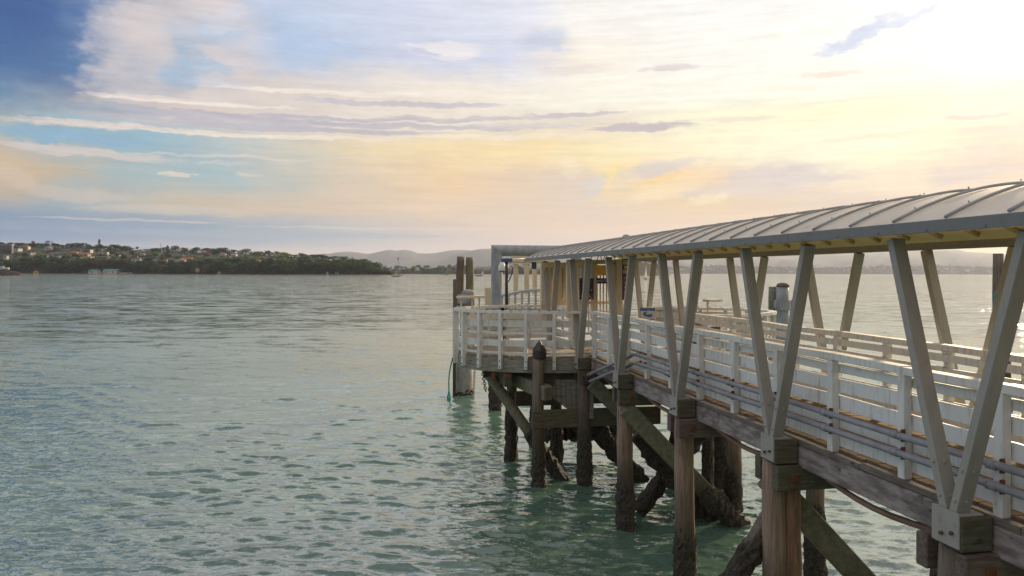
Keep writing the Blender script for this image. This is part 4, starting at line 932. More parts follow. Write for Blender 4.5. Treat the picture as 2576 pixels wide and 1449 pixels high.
# ---------------------------------------------------------------- the far shores
rf = random.Random(23)
def interp(x, pts):
    if x <= pts[0][0]: return pts[0][1]
    for (a, b), (c, d) in zip(pts, pts[1:]):
        if x <= c: return b + (d - b) * (x - a) / (c - a)
    return pts[-1][1]
def leafmat(name, hue, vary):
    m, nt, b = newmat(name)
    oi = nt.new('ShaderNodeObjectInfo'); g = nt.new('ShaderNodeNewGeometry').outputs['Position']
    n = nt.noise(nt.mapping(g, (.35, .35, .35)), 1.0, 4)
    col = nt.mix(nt.ramp01(n, .3, .7), oi.outputs['Color'], nt.mix(1.0, oi.outputs['Color'], (1.7, 1.6, 1.2, 1), 'MULTIPLY'))
    nt.put(b.inputs['Base Color'], col); b.inputs['Roughness'].default_value = .75; b.inputs['Specular IOR Level'].default_value = .2
    tr = nt.new('ShaderNodeBsdfTranslucent'); nt.put(tr.inputs[0], nt.mix(1.0, col, (1.5, 1.7, .7, 1), 'MULTIPLY'))
    mx = nt.new('ShaderNodeMixShader'); mx.inputs[0].default_value = .2
    nt.l.new(b.outputs[0], mx.inputs[1]); nt.l.new(tr.outputs[0], mx.inputs[2]); nt.l.new(mx.outputs[0], nt.n['Material Output'].inputs[0])
    return m
M['leaf'] = leafmat('foliage', None, None)
M['bark'] = surf('bark', (.05, .035, .025), (.10, .075, .05), 4, (1, 1, .3), .9, .2)
def leaf_quad(mb, c, s):
    a = Vector((rf.gauss(0, 1), rf.gauss(0, 1), rf.gauss(0, .8))).normalized(); b = a.cross(Vector((rf.gauss(0, 1), rf.gauss(0, 1), rf.gauss(0, 1)))).normalized()
    s *= rf.uniform(.6, 1.3); mb.add([c + a * s, c + b * s * .8, c - a * s, c - b * s * .8], [(0, 1, 2, 3)])
def crown_mesh(kind):
    """foliage in a unit box: x, y in -.5...5, z 0...1"""
    mb = MB()
    if kind in ('round', 'broad', 'open'):
        cl = []
        n = {'round': 9, 'broad': 12, 'open': 8}[kind]
        for i in range(n):
            a = rf.uniform(0, 6.28); r = rf.uniform(.05, .34); z = rf.uniform(.28, .78) if kind != 'open' else rf.uniform(.5, .86)
            cl.append((Vector((r * math.cos(a), r * math.sin(a), z)), rf.uniform(.13, .22) * (1 if kind != 'open' else .8)))
        for c, r in cl:
            for _ in range(46):
                d = Vector((rf.gauss(0, 1), rf.gauss(0, 1), rf.gauss(0, .8))).normalized() * r * rf.uniform(.6, 1.08)
                leaf_quad(mb, c + d, .05)
        if kind != 'open':
            for _ in range(120):
                a = rf.uniform(0, 6.28); z = rf.uniform(.08, .6); rr = .42 * math.sqrt(max(0, 1 - ((z - .45) / .5) ** 2)) * rf.uniform(.75, 1.05)
                leaf_quad(mb, Vector((rr * math.cos(a), rr * math.sin(a), z)), .06)
    elif kind == 'cypress':
        for _ in range(420):
            z = rf.uniform(.05, 1); rr = .46 * (1 - z) ** .55 * rf.uniform(.5, 1.0) * (1 + .25 * math.sin(z * 17)); a = rf.uniform(0, 6.28)
            leaf_quad(mb, Vector((rr * math.cos(a), rr * math.sin(a), z)), .05)
    elif kind == 'norfolk':
        for k in range(13):
            z = .12 + k * .066; L = .5 * (1 - z) ** .8 + .03
            for j in range(6):
                a = j * 1.047 + k * .5
                for q in range(5):
                    t = (q + 1) / 5; leaf_quad(mb, Vector((L * t * math.cos(a), L * t * math.sin(a), z + .02 * t)), .022)
    elif kind == 'palm':
        for j in range(18):
            a = j * .349 + rf.uniform(-.1, .1); e = rf.uniform(-.5, 1.1)
            for q in range(6):
                t = (q + 1) / 6; leaf_quad(mb, Vector((.5 * t * math.cos(e) * math.cos(a), .5 * t * math.cos(e) * math.sin(a), .75 + .25 * t * math.sin(e) - .22 * t * t)), .05)
    elif kind == 'umbrella':
        for j in range(15):
            a = rf.uniform(0, 6.28); r = rf.uniform(0, .42); z = rf.choice((.72, .82, .92)) + rf.uniform(-.03, .03)
            for _ in range(26): leaf_quad(mb, Vector((r * math.cos(a) + rf.gauss(0, .07), r * math.sin(a) + rf.gauss(0, .07), z + rf.gauss(0, .022))), .035)
    return mb
def trunk_mesh(kind):
    mb = MB()
    if kind in ('round', 'broad'):
        mb.tube([(0, 0, -.12), (.01, 0, .15), (.0, .01, .45)], [.05, .035, .015], 6)
        for a in (.4, 2.2, 4.1): mb.tube([(.01, 0, .18), (.16 * math.cos(a), .16 * math.sin(a), .38), (.27 * math.cos(a), .27 * math.sin(a), .55)], [.022, .014, .006], 5)
    elif kind in ('open', 'umbrella'):
        mb.tube([(0, 0, -.12), (.02, 0, .3), (.0, .01, .6)], [.04, .03, .016], 6)
        for a in (.2, 1.5, 2.7, 3.9, 5.2): mb.tube([(.01, 0, .35), (.18 * math.cos(a), .18 * math.sin(a), .6), (.32 * math.cos(a), .32 * math.sin(a), .76)], [.02, .014, .008], 5)
    else: mb.tube([(0, 0, -.1), (.0, 0, .5), (0, 0, .96 if kind != 'palm' else .78)], [.035, .025, .006 if kind != 'palm' else .022], 6)
    return mb
KINDS = {}
for kd, nv in (('round', 3), ('broad', 3), ('open', 2), ('cypress', 2), ('norfolk', 1), ('palm', 2), ('umbrella', 1)):
    KINDS[kd] = []
    for _ in range(nv):
        c = crown_mesh(kd).mesh('crown'); c.materials.append(M['leaf']); t = trunk_mesh(kd).mesh('trunk'); t.materials.append(M['bark']); KINDS[kd].append((c, t))
COLS = {'dark': (.014, .033, .012), 'mid': (.032, .068, .016), 'light': (.10, .14, .025), 'olive': (.06, .06, .026), 'yellow': (.22, .17, .02), 'brown': (.09, .055, .028), 'autumn': (.20, .10, .02)}
def tree(kd, p, w, h, colr, label, group, name='tree'):
    c, t = rf.choice(KINDS[kd]); r = bpy.data.objects.new(name, None); COL.objects.link(r); r.location = p; r.rotation_euler = (0, 0, rf.uniform(0, 6.28)); r.scale = (w, w, h); r.empty_display_size = .2
    tag(r, label, 'tree' if kd != 'palm' else 'palm tree', group, 'thing')
    k = COLS[colr]; v = rf.uniform(.8, 1.25)
    for nm, me in (('crown', c), ('trunk', t)):
        o = bpy.data.objects.new(nm, me); COL.objects.link(o); o.parent = r; o.color = (k[0] * v * rf.uniform(.9, 1.1), k[1] * v, k[2] * v, 1)
    return r
M['earth'] = surf('shrubby_hillside', (.013, .021, .009), (.028, .038, .015), .05, (1, 1, 1), .95, 0, (.04, .04, .02), (.66, .74), .03)
M['beach'] = surf('beach_sand', (.20, .155, .12), (.28, .22, .17), .3, (1, 1, 1), .9, 0)
M['rock'] = surf('dark_shore_rock', (.055, .04, .032), (.11, .085, .065), .4, (1, 1, 1), .9, .3)
M['clay'] = surf('clay_cliff', (.26, .19, .13), (.36, .27, .19), .15, (1, 1, 2), .95, .3)
# --- near headland with houses (about 1.4 km away)
D0 = 1400.0
SKYL = [(-220, 612), (0, 619), (80, 619), (200, 621), (330, 627), (450, 630), (560, 634), (640, 641), (720, 646), (800, 651), (870, 658), (930, 665), (975, 674), (997, 690), (1010, 694), (1100, 694)]
def dshore(x): return D0 + 60 * math.sin(x * .006) + (30 if x > 420 else 0) * 0
def ridge_z(x): return max(0.0, at(x, interp(x, SKYL), D0 + 330).z)
BL = [(0, 0), (6, .6), (25, 12), (60, 23), (330, 60), (520, 66)]
def ground_h(x, s):
    zr = ridge_z(x); base = interp(s, BL); sc = zr / 60.0
    bl = min(1.0, zr / 30.0)
    return base * sc if s > 60 else min(base * bl, max(base * sc, base * bl * .9))
gxs = list(range(-220, 1013, 12)); gss = [-6, 0, 6, 14, 25, 40, 60, 90, 120, 160, 200, 250, 300, 340, 400, 520]
mb = MB(); vs = []
for s in gss:
    for x in gxs:
        p = at(x, 690, dshore(x) + max(s, 0)); vs.append((p.x, p.y, -1.0 if s < 0 else ground_h(x, s)))
n = len(gxs); mb.add(vs, [(j * n + i, j * n + i + 1, (j + 1) * n + i + 1, (j + 1) * n + i) for j in range(len(gss) - 1) for i in range(n - 1)])
structure('headland', mb, M['earth'], True)
def on_hill(px, py):
    """where the line of sight through a pixel first meets the hillside"""
    s = 0.0
    while s < 330:
        d = dshore(px) + s
        if at(px, py, d).z <= ground_h(px, s) + .01: break
        s += 3
    d = dshore(px) + s; p = at(px, py, d); p.z = ground_h(px, s); return p, d
mb = MB(); vs = []; bxs = list(range(-220, 1000, 20))
for s in (-14, 4):
    for x in bxs: p = at(x, 690, dshore(x) + s); vs.append((p.x, p.y, .02 if s < 0 else 1.1))
n = len(bxs); mb.add(vs, [(i, i + 1, n + i + 1, n + i) for i in range(n - 1)]); structure('beach', mb, M['beach'], True)
# --- houses
HM = {}
def hm(c):
    if c not in HM:
        cc = {'white': (.52, .52, .52), 'cream': (.48, .41, .30), 'grey': (.26, .27, .30), 'dark': (.05, .05, .06), 'tan': (.38, .27, .19), 'blue': (.34, .40, .52), 'yellow': (.60, .42, .07), 'green': (.16, .30, .24),
              'terra': (.36, .11, .055), 'slate': (.09, .095, .115), 'brownr': (.16, .085, .06), 'palegrey': (.42, .43, .45), 'rust': (.26, .085, .06), 'teal': (.10, .26, .22), 'bone': (.46, .42, .36), 'glass': (.03, .035, .045)}[c]
        HM[c] = surf('house_' + c, cc, [v * .85 for v in cc], .5, (1, 1, 1), .7, 0)
    return HM[c]
CN = {'white': 'white', 'cream': 'cream', 'grey': 'grey', 'dark': 'dark', 'tan': 'tan', 'blue': 'pale blue', 'yellow': 'yellow', 'green': 'green', 'terra': 'orange tiled', 'slate': 'slate grey', 'brownr': 'brown', 'palegrey': 'pale grey', 'rust': 'rust red', 'teal': 'green', 'bone': 'bone'}
def house(px, py, w, h, wallc, roofc, roof, label, name='house', rot=0.0, base=None, cat='house', group=None, win=2, deep=.8, chim=False):
    """px, py: foot of the front wall; w, h: size in pixels including the roof"""
    p, d = base or on_hill(px, py); k = d / FPX; W, H = w * k, h * k; Dp = W * deep if W < 16 else 12
    t = thing(name, label, cat, tuple(p), group); t.rotation_euler = (0, 0, -TH + rot)
    og = ORG[t.name]
    def pt(nm, mbx, mat, par=t):
        me = mbx.mesh(nm); me.materials.append(mat); o = bpy.data.objects.new(nm, me); COL.objects.link(o); o.parent = par; ORG[o.name] = og; return o
    rh = {'flat': .12, 'gable': .42, 'hip': .36, 'side': .38}[roof] * H; wh = H - rh
    pt('wall', MB().b3(-W / 2, W / 2, 0, Dp, -3.0, wh), hm(wallc))
    mbx = MB(); e = .5
    if roof == 'flat': mbx.b3(-W / 2 - e, W / 2 + e, -e, Dp + e, wh + .003, wh + rh)
    elif roof == 'gable':                      # gable end faces the water
        mbx.add([(-W / 2 - e, -e, wh), (W / 2 + e, -e, wh), (0, -e, wh + rh), (-W / 2 - e, Dp + e, wh), (W / 2 + e, Dp + e, wh), (0, Dp + e, wh + rh)], [(0, 3, 5, 2), (1, 2, 5, 4), (3, 4, 5), (0, 1, 4, 3)])
        pt('gable_wall', MB().add([(-W / 2, -.02, wh), (W / 2, -.02, wh), (0, -.02, wh + rh * .93)], [(0, 1, 2)]), hm(wallc))
    else:
        i = W * (.28 if roof == 'hip' else -.02)
        mbx.add([(-W / 2 - e, -e, wh), (W / 2 + e, -e, wh), (W / 2 + e, Dp + e, wh), (-W / 2 - e, Dp + e, wh), (-W / 2 + i, Dp / 2, wh + rh), (W / 2 - i, Dp / 2, wh + rh)], [(0, 1, 5, 4), (1, 2, 5), (2, 3, 4, 5), (3, 0, 4), (0, 3, 2, 1)])
    ro = pt('roof', mbx, hm(roofc))
    if chim: pt('chimney', MB().b3(W * .1, W * .1 + 1.1, Dp * .3, Dp * .3 + 1, wh, wh + rh * 1.5), hm('white'), ro)
    for i in range(win):
        x = -W / 2 + W * (i + .5) / win; ww = min(W / win * .5, 3.4); z0 = wh * .45
        pt('window', MB().b3(x - ww / 2, x + ww / 2, -.06, .05, z0, z0 + min(wh * .35, 2.2)), hm('glass'))
    return t
def c1(x, y): return full(x / 6.44, 890 + y / 6.44)
def c2(x, y): return full(350 + x / 6.44, 880 + y / 6.44)
def c3(x, y): return full(700 + x / 5.724, 890 + y / 5.724)
def c4(x, y): return full(1100 + x / 5.6, 900 + y / 5.6)
def c5(x, y): return full(1480 + x / 6.779, 920 + y / 6.779)
def c6(x, y): return full(2380 + x / 4.155, 920 + y / 4.155)
def c7(x, y): return full(2900 + x / 2.7404, 900 + y / 2.7404)
HS = [  # crop, cx, base y, width, height (crop pixels), wall, roof, roof kind, windows, label
 (c1, 130, 400, 260, 230, 'slate', 'grey', 'flat', 5, 'large grey apartment block with dark balconies at the left edge of the hillside'),
 (c1, 360, 350, 170, 80, 'white', 'palegrey', 'flat', 2, 'boxy white house beside the grey apartment block'),
 (c1, 120, 530, 90, 90, 'white', 'grey', 'flat', 1, 'narrow white house half hidden below the grey apartment block'),
 (c1, 540, 415, 520, 45, 'bone', 'palegrey', 'flat', 6, 'long low bone-coloured building above the dark bluff trees'),
 (c1, 570, 300, 200, 120, 'bone', 'rust', 'hip', 2, 'house with rust red hipped roof near the skyline'),
 (c1, 720, 205, 190, 60, 'palegrey', 'grey', 'hip', 1, 'pale grey hipped house on the skyline by the water tower'),
 (c1, 1150, 320, 150, 100, 'palegrey', 'grey', 'gable', 1, 'small pale gabled house beside the pale green trees'),
 (c1, 1010, 505, 150, 85, 'white', 'white', 'flat', 1, 'plain white box house standing above the bluff trees'),
 (c1, 1270, 440, 180, 85, 'blue', 'brownr', 'side', 2, 'bluish house with brown roof left of the black roofed house'),
 (c1, 1470, 470, 250, 110, 'grey', 'slate', 'hip', 3, 'wide black roofed house in the middle of the left hillside'),
 (c1, 1340, 505, 160, 55, 'white', 'palegrey', 'flat', 1, 'low white annex below the black roofed house'),
 (c1, 1750, 420, 210, 85, 'palegrey', 'terra', 'hip', 2, 'house with bright orange hipped roof next to the yellow tree'),
 (c1, 1960, 485, 330, 120, 'tan', 'terra', 'hip', 3, 'broad tan house with large orange tiled roof'),
 (c1, 1800, 560, 190, 80, 'grey', 'palegrey', 'flat', 2, 'grey flat roofed house below the yellow tree'),
 (c1, 2090, 540, 200, 70, 'bone', 'palegrey', 'flat', 3, 'bone terrace house under the broad tan house'),
 (c1, 2060, 380, 240, 85, 'white', 'palegrey', 'flat', 5, 'long white two storey house under the tall dark conifer'),
 (c1, 2340, 320, 260, 50, 'cream', 'tan', 'flat', 3, 'cream row of buildings on the ridge right of the tall conifer'),
 (c1, 2480, 440, 200, 85, 'white', 'teal', 'flat', 2, 'white house with a greenish flat roof on the upper slope'),
 (c1, 2460, 520, 260, 65, 'brownr', 'slate', 'side', 2, 'long low brown house behind the shore trees'),
 (c2, 560, 530, 130, 70, 'white', 'slate', 'gable', 1, 'small white gabled house with steep dark roof'),
 (c2, 1130, 420, 150, 60, 'palegrey', 'grey', 'gable', 1, 'pale gabled house near the ridge between round trees'),
 (c2, 1310, 400, 270, 55, 'palegrey', 'slate', 'side', 3, 'long slate roofed house on the ridge line'),
 (c2, 1165, 490, 110, 40, 'cream', 'rust', 'hip', 1, 'small cream house with a red roof among green trees'),
 (c2, 1480, 500, 180, 70, 'palegrey', 'blue', 'hip', 2, 'pale house with light blue roof beside the poplar'),
 (c2, 1690, 430, 110, 90, 'palegrey', 'palegrey', 'flat', 1, 'tall pale building at the foot of the pointed pine'),
 (c2, 1020, 690, 210, 150, 'white', 'slate', 'hip', 2, 'white house with grey hipped roof and white chimney above the shore trees'),
 (c2, 1460, 760, 60, 150, 'palegrey', 'palegrey', 'flat', 1, 'narrow pale tower house, left one of a modern pair'),
 (c2, 1560, 745, 130, 130, 'grey', 'slate', 'flat', 2, 'dark glazed modern house between two pale towers'),
 (c2, 1730, 745, 80, 130, 'palegrey', 'palegrey', 'flat', 1, 'narrow pale tower house, right one of a modern pair'),
 (c2, 2100, 690, 200, 120, 'white', 'terra', 'gable', 1, 'white gabled house in front of the long orange roof'),
 (c2, 2250, 660, 230, 110, 'white', 'terra', 'side', 2, 'long orange roofed house with white walls on the right slope'),
 (c2, 1940, 680, 110, 80, 'blue', 'palegrey', 'flat', 1, 'pale blue block left of the white gabled house'),
 (c2, 2480, 450, 130, 60, 'palegrey', 'grey', 'side', 1, 'pale low house near the ridge above the orange roof'),
 (c2, 2145, 560, 80, 80, 'palegrey', 'slate', 'gable', 1, 'little pale gabled house above the orange roof'),
 (c3, 280, 590, 400, 90, 'dark', 'slate', 'flat', 3, 'long black modern house with flat roof on the cliff'),
 (c3, 390, 600, 130, 60, 'white', 'palegrey', 'flat', 1, 'white terrace block on the black modern house side'),
 (c3, 770, 390, 130, 65, 'white', 'terra', 'hip', 1, 'orange roofed house high on the right slope'),
 (c3, 890, 450, 90, 60, 'cream', 'slate', 'gable', 1, 'cream gabled house beside the orange roofed one'),
 (c3, 1000, 410, 110, 55, 'blue', 'palegrey', 'side', 1, 'pale bluish house below the skyline trees'),
 (c3, 1200, 430, 150, 60, 'white', 'palegrey', 'gable', 2, 'white house with low gable right of the bluish one'),
 (c3, 200, 345, 120, 50, 'palegrey', 'grey', 'flat', 1, 'flat pale house near the ridge left of centre'),
 (c3, 420, 355, 140, 40, 'white', 'rust', 'side', 2, 'low white house with a red roof near the ridge'),
 (c3, 1490, 565, 150, 90, 'dark', 'rust', 'hip', 2, 'dark barn-like house in the trees near the headland end'),
 (c3, 1640, 560, 130, 50, 'grey', 'slate', 'side', 1, 'grey roofed house right of the dark barn-like one'),
 (c3, 1900, 520, 130, 55, 'bone', 'blue', 'side', 1, 'small house with bluish roof deep in the headland trees'),
 (c4, 690, 445, 160, 40, 'palegrey', 'palegrey', 'side', 2, 'pale low house near the row of palms'),
 (c4, 800, 440, 160, 50, 'bone', 'brownr', 'hip', 2, 'brown roofed house at the end of the row of palms'),
 (c4, 1190, 500, 130, 50, 'palegrey', 'slate', 'side', 1, 'pale house at the foot of the single tall palm'),
 (c4, 1700, 515, 120, 45, 'cream', 'slate', 'side', 1, 'small cream house on the tip of the headland')]
for f, cx, by, w, h, wc, rc, rk, wn, lab in HS:
    x, y = f(cx, by); s = {c1: 6.44, c2: 6.44, c3: 5.724, c4: 5.6}[f] * 1.490683
    house(x, y, w / s, h / s, wc, rc, rk, lab, rot=rf.uniform(-.3, .3), win=wn, chim='chimney' in lab)
def shore(px, z=.8, back=4): p = at(px, 690, dshore(px) + back); p.z = z; return p, dshore(px) + back
x, y = c1(860, 850); house(x, y, 11, 8.2, 'yellow', 'rust', 'gable', 'bright yellow gabled boat shed on the shore under dark trees', 'boat_shed', .35, shore(x), 'boat shed', None, 1)
x, y = c1(2230, 850); house(x, y, 26, 11.5, 'white', 'teal', 'side', 'smaller white boat shed with green roof on the beach', 'boat_shed', -.25, shore(x), 'boat shed', 'white boat sheds on the beach', 1)
x, y = c2(390, 900); house(x, y, 40, 12.5, 'white', 'teal', 'side', 'larger long white boat shed with green roof on the beach', 'boat_shed', -.2, shore(x), 'boat shed', 'white boat sheds on the beach', 2)
x, y = c2(155, 900); house(x, y, 6, 6, 'palegrey', 'palegrey', 'flat', 'small pale hut between the two white boat sheds', 'hut', 0, shore(x), 'hut', None, 0)
for cx, w, lab in ((680, 12, 'low white beach wall hut nearest the large boat shed'), (810, 13, 'second low white beach hut along from the large boat shed'), (905, 6, 'small end hut of the low white row on the beach')):
    x, y = c2(cx, 905); house(x, y, w, 4.2, 'palegrey', 'palegrey', 'flat', lab, 'beach_hut', 0, shore(x), 'hut', 'low huts on the beach', 0)
x, y = c4(710, 705); house(x, y, 5, 8, 'palegrey', 'palegrey', 'gable', 'small grey boat shed near the green tarpaulin boat', 'boat_shed', 0, shore(x), 'boat shed', None, 0)
def boat_hull(L, Wd, H):
    mb = MB(); n = 8; rings = []
    for i in range(n + 1):
        f = i / n; w = Wd / 2 * (math.sin(math.pi * min(1, .25 + f * .78)) ** .7); x = (f - .5) * L; sheer = H * (1 + .25 * (2 * f - 1) ** 2)
        rings.append([(x, -w, sheer), (x, -w * .7, H * .25), (x, 0, -H * .25), (x, w * .7, H * .25), (x, w, sheer)])
    vs = [p for r in rings for p in r]; fs = [(i * 5 + j, (i + 1) * 5 + j, (i + 1) * 5 + j + 1, i * 5 + j + 1) for i in range(n) for j in range(4)] + [(i * 5, i * 5 + 4, (i + 1) * 5 + 4, (i + 1) * 5) for i in range(n)] + [(0, 1, 2, 3, 4), tuple(n * 5 + j for j in (4, 3, 2, 1, 0))]
    return mb.add(vs, fs)
M['bwhite'] = hm('white'); M['sail'] = surf('sail_cloth', (.74, .70, .60), (.8, .76, .66), 1, (1, 1, 1), .8, 0); M['mast'] = hm('palegrey')
def boat(px, py, L, label, name='sailing_boat', mast=0, sail=None, hull='white', cabin=True, rot=0.0, depth=None, group='boats on the water', cat='boat', rig=None):
    p = at_z(px, py, 0) if depth is None else at(px, py, depth); p.z = 0
    t = thing(name, label, cat, tuple(p), group); t.rotation_euler = (0, 0, -TH + rot); og = ORG[t.name]
    def pt(nm, mbx, mat, par=t):
        me = mbx.mesh(nm); me.materials.append(mat); o = bpy.data.objects.new(nm, me); COL.objects.link(o); o.parent = par; return o
    H = L * .11; pt('hull', boat_hull(L, L * .3, H), hm(hull))
    if cabin: pt('cabin', MB().box((-L * .02, 0, H * 1.45), (L * .38, L * .18, H * .9), None, L * .015), M['bwhite'])
    if mast:
        m_ = pt('mast', MB().tube([(L * .05, 0, H), (L * .05, 0, mast)], L * .012, 6), M['mast']); pt('boom', MB().tube([(L * .05, 0, H * 2.2), (-L * .42, 0, H * 2.1)], L * .011, 5), M['mast'])
        if rig:
            pt('mainsail', MB().add([(L * .04, 0, H * 2.3), (-L * .4, .04 * L, H * 2.3), (L * .04, 0, mast * .96), (L * .03, .05, H * 2.3), (-L * .4, .04 * L + .05, H * 2.3), (L * .03, .05, mast * .96)], [(0, 1, 2), (3, 5, 4)]), M['sail'])
            pt('jib', MB().add([(L * .08, 0, mast * .85), (L * .45, 0, H * 1.3), (L * .07, .05 * L, H * 2)], [(0, 1, 2)]), M['sail'])
    return t
x, y = c4(2165, 745); boat(x, y + .6, 10, 'white moored yacht with a bare mast just off the tip of the headland', mast=17, rot=.2, depth=900)
x, y = c4(2250, 715); boat(x, y, 9, 'red-brown moored launch beside the white yacht', 'motor_launch', hull='rust', rot=-.3, depth=1300)
x, y = c5(1325, 745); boat(x, y, 11, 'moored yacht with a bare mast in front of the distant wooded shore', mast=16, rot=.1, depth=1500)
x, y = c5(1200, 735); boat(x, y, 9, 'pale motor launch left of the bare masted yacht', 'motor_launch', rot=.4, depth=1600)
x, y = c5(2140, 760); boat(x, y, 12, 'motor boat with a flybridge right of the twin dark fender piles', 'motor_launch', rot=.15, depth=1100, hull='blue')
for k, cx in enumerate((2030, 2082)): x, y = c5(cx, 775); boat(x, y, 4, ('left' if k == 0 else 'right') + ' one of two tiny white dinghies near the fender piles', 'dinghy', rot=1.3, depth=1000, cabin=False)
x, y = c5(2235, 738); boat(x, y, 8, 'small yacht under white sails far off right of the motor boat', mast=11, rig=1, rot=.6, depth=1500)
x, y = c6(178, 505); boat(x, y, 9, 'yacht with a tall white sail near the brown cliff seen through the struts', mast=13, rig=1, rot=1.1, depth=640)
x, y = c1(1755, 850); boat(x, y, 6, 'white dinghy hauled up on the dark shore below the bluff', 'dinghy', rot=.3, depth=dshore(x) + 2, cabin=False).location.z = 1.0
x, y = c4(915, 700); t = thing('covered_boat', 'boat under a bright green tarpaulin on the headland beach', 'boat', tuple(shore(x)[0])); og = ORG[t.name]
part('hull', MB().box(Vector(og) + Vector((0, 0, .8)), (6, 2.4, 1.2), None, .3), hm('dark'), t); mb = MB(); o = Vector(og); mb.add([o + Vector(v) for v in ((-3.4, -1.5, 1.4), (3.4, -1.5, 1.4), (3.4, 1.5, 1.4), (-3.4, 1.5, 1.4), (-2.6, 0, 5.2), (1.2, 0, 5.8))], [(0, 1, 5, 4), (1, 2, 5), (2, 3, 4, 5), (3, 0, 4)])
M['tarp'] = surf('green_tarpaulin', (.05, .5, .34), (.07, .58, .4), 1, (1, 1, 1), .6, 0); part('tarpaulin', mb, M['tarp'], t)
# --- special trees and landmarks
def ht(f, cx, top, base, w, kd, colr, label, group=None, name='tree'):
    x, y1 = f(cx, base); _, y0 = f(cx, top); s = {c1: 6.44, c2: 6.44, c3: 5.724, c4: 5.6, c5: 6.779, c6: 4.155, c7: 2.7404}[f] * 1.490683
    p, d = on_hill(x, y1); return tree(kd, p, w / s * d / FPX, (y1 - y0) * d / FPX, colr, label, group, name)
ht(c1, 1170, 60, 210, 210, 'umbrella', 'dark', 'flat-topped umbrella pine standing out on the left skyline', name='pine_tree')
ht(c1, 2395, 45, 300, 130, 'cypress', 'dark', 'tall ragged dark conifer, highest tree on the skyline', name='conifer_tree')
ht(c2, 1625, 170, 360, 70, 'norfolk', 'dark', 'slender pointed pine with open tiers on the skyline', name='norfolk_pine')
ht(c2, 1795, 255, 510, 125, 'cypress', 'dark', 'stout dark poplar column right of the pointed pine', name='poplar_tree')
ht(c2, 1065, 290, 390, 130, 'open', 'brown', 'small round open tree alone on the ridge', name='tree')
ht(c1, 1660, 370, 480, 140, 'round', 'yellow', 'vivid yellow flowering tree below the orange roofs')
ht(c1, 1395, 130, 260, 90, 'round', 'dark', 'small pointed dark tree right of the umbrella pine')
for k, (cx, tp) in enumerate(((497, 290), (525, 310), (560, 302), (578, 300), (634, 300), (668, 315), (704, 325))):
    ht(c4, cx, tp, 400, 42, 'palm', 'brown', 'palm tree with a shaggy head in the row of palms on the headland ridge', 'row of palms on the headland ridge', 'palm_tree')
ht(c4, 1240, 330, 490, 44, 'palm', 'brown', 'single tall palm standing apart near the end of the headland', name='palm_tree')
ht(c2, 2283, 290, 390, 40, 'palm', 'brown', 'palm tree left of the big skyline trees on the right ridge', name='palm_tree')
ht(c2, 865, 335, 395, 40, 'palm', 'dark', 'small palm on the ridge left of the round open tree', name='palm_tree')
ht(c2, 1435, 310, 370, 44, 'palm', 'dark', 'small palm on the ridge left of the pointed pine', name='palm_tree')
for k, (cx, tp, h_) in enumerate(((1415, 380, 490), (1475, 415, 500), (1545, 420, 500), (1108, 410, 480), (1155, 405, 490))):
    ht(c4, cx, tp, h_, 40, 'cypress', 'dark', 'small dark cypress spire near the end of the headland', 'cypress spires near the headland end', 'cypress_tree')
ht(c4, 1050, 440, 500, 90, 'round', 'autumn', 'round yellow-orange tree near the single tall palm')
x, y = c1(805, 210); p, d = on_hill(x, y); k = d / FPX; t = thing('water_tower', 'mushroom-shaped water tower on the left skyline', 'water tower', tuple(p))
hh = (y - c1(805, 80)[1]) * k; part('stem', MB().lathe((p.x, p.y), [(1.6, p.z - 3), (1.0, p.z + hh * .45), (1.6, p.z + hh * .52)], 14), hm('bone'), t, True)
part('tank', MB().lathe((p.x, p.y), [(1.7, p.z + hh * .5), (3.9, p.z + hh * .68), (4.0, p.z + hh * .9), (3.2, p.z + hh), (.1, p.z + hh * 1.03)], 18), hm('brownr'), t, True)
# --- the wooded bluff and gardens: every tree a thing of its own
GL = {'dark': 'dark green', 'mid': 'mid green', 'light': 'pale spring-green', 'olive': 'olive green', 'brown': 'brownish'}
KL = {'round': 'rounded', 'broad': 'broad bushy', 'open': 'open-branched'}
def wood_tree(px, s, hm_, wide, kd, colr, where, group):
    d = dshore(px) + s; p = at(px, 690, d); p.z = ground_h(px, s) - .6
    return tree(kd, p, wide, hm_, colr, f'{GL[colr]} {KL[kd]} tree {where}', group)
px = -30.0
while px < 985:
    big = rf.uniform(16, 24) * (1 if px < 940 else .75); e = min(1, (1000 - px) / 90 + .25)
    near_shed = 205 < px < 315 or 70 < px < 112
    wood_tree(px, rf.uniform(28, 36) if near_shed else rf.uniform(8, 22), big * e, rf.uniform(24, 36), rf.choice(('round', 'broad', 'broad')), rf.choice(('dark', 'dark', 'dark', 'olive', 'mid')), 'in the dense wood along the headland shore', 'trees of the wooded bluff along the shore')
    px += rf.uniform(14, 22)
px = -30.0
while px < 965:
    e = min(1, (1000 - px) / 90 + .3)
    wood_tree(px, rf.uniform(34, 62), rf.uniform(12, 18) * e, rf.uniform(22, 32), rf.choice(('round', 'broad')), rf.choice(('dark', 'dark', 'mid', 'olive', 'mid')), 'on top of the wooded bluff', 'trees on top of the bluff')
    px += rf.uniform(18, 28)
for i in range(64):
    px = -20 + 950 * (i + rf.uniform(-.4, .4)) / 64; s = rf.uniform(75, 290); far = px > 560
    wood_tree(px, s, rf.uniform(8, 13), rf.uniform(13, 25), rf.choice(('round', 'broad', 'broad', 'open')), rf.choice(('mid', 'light', 'dark', 'olive', 'light', 'mid') if far else ('mid', 'dark', 'dark', 'olive', 'light', 'brown')), 'among the houses on the headland slope', 'garden trees between the headland houses')
px = -20.0
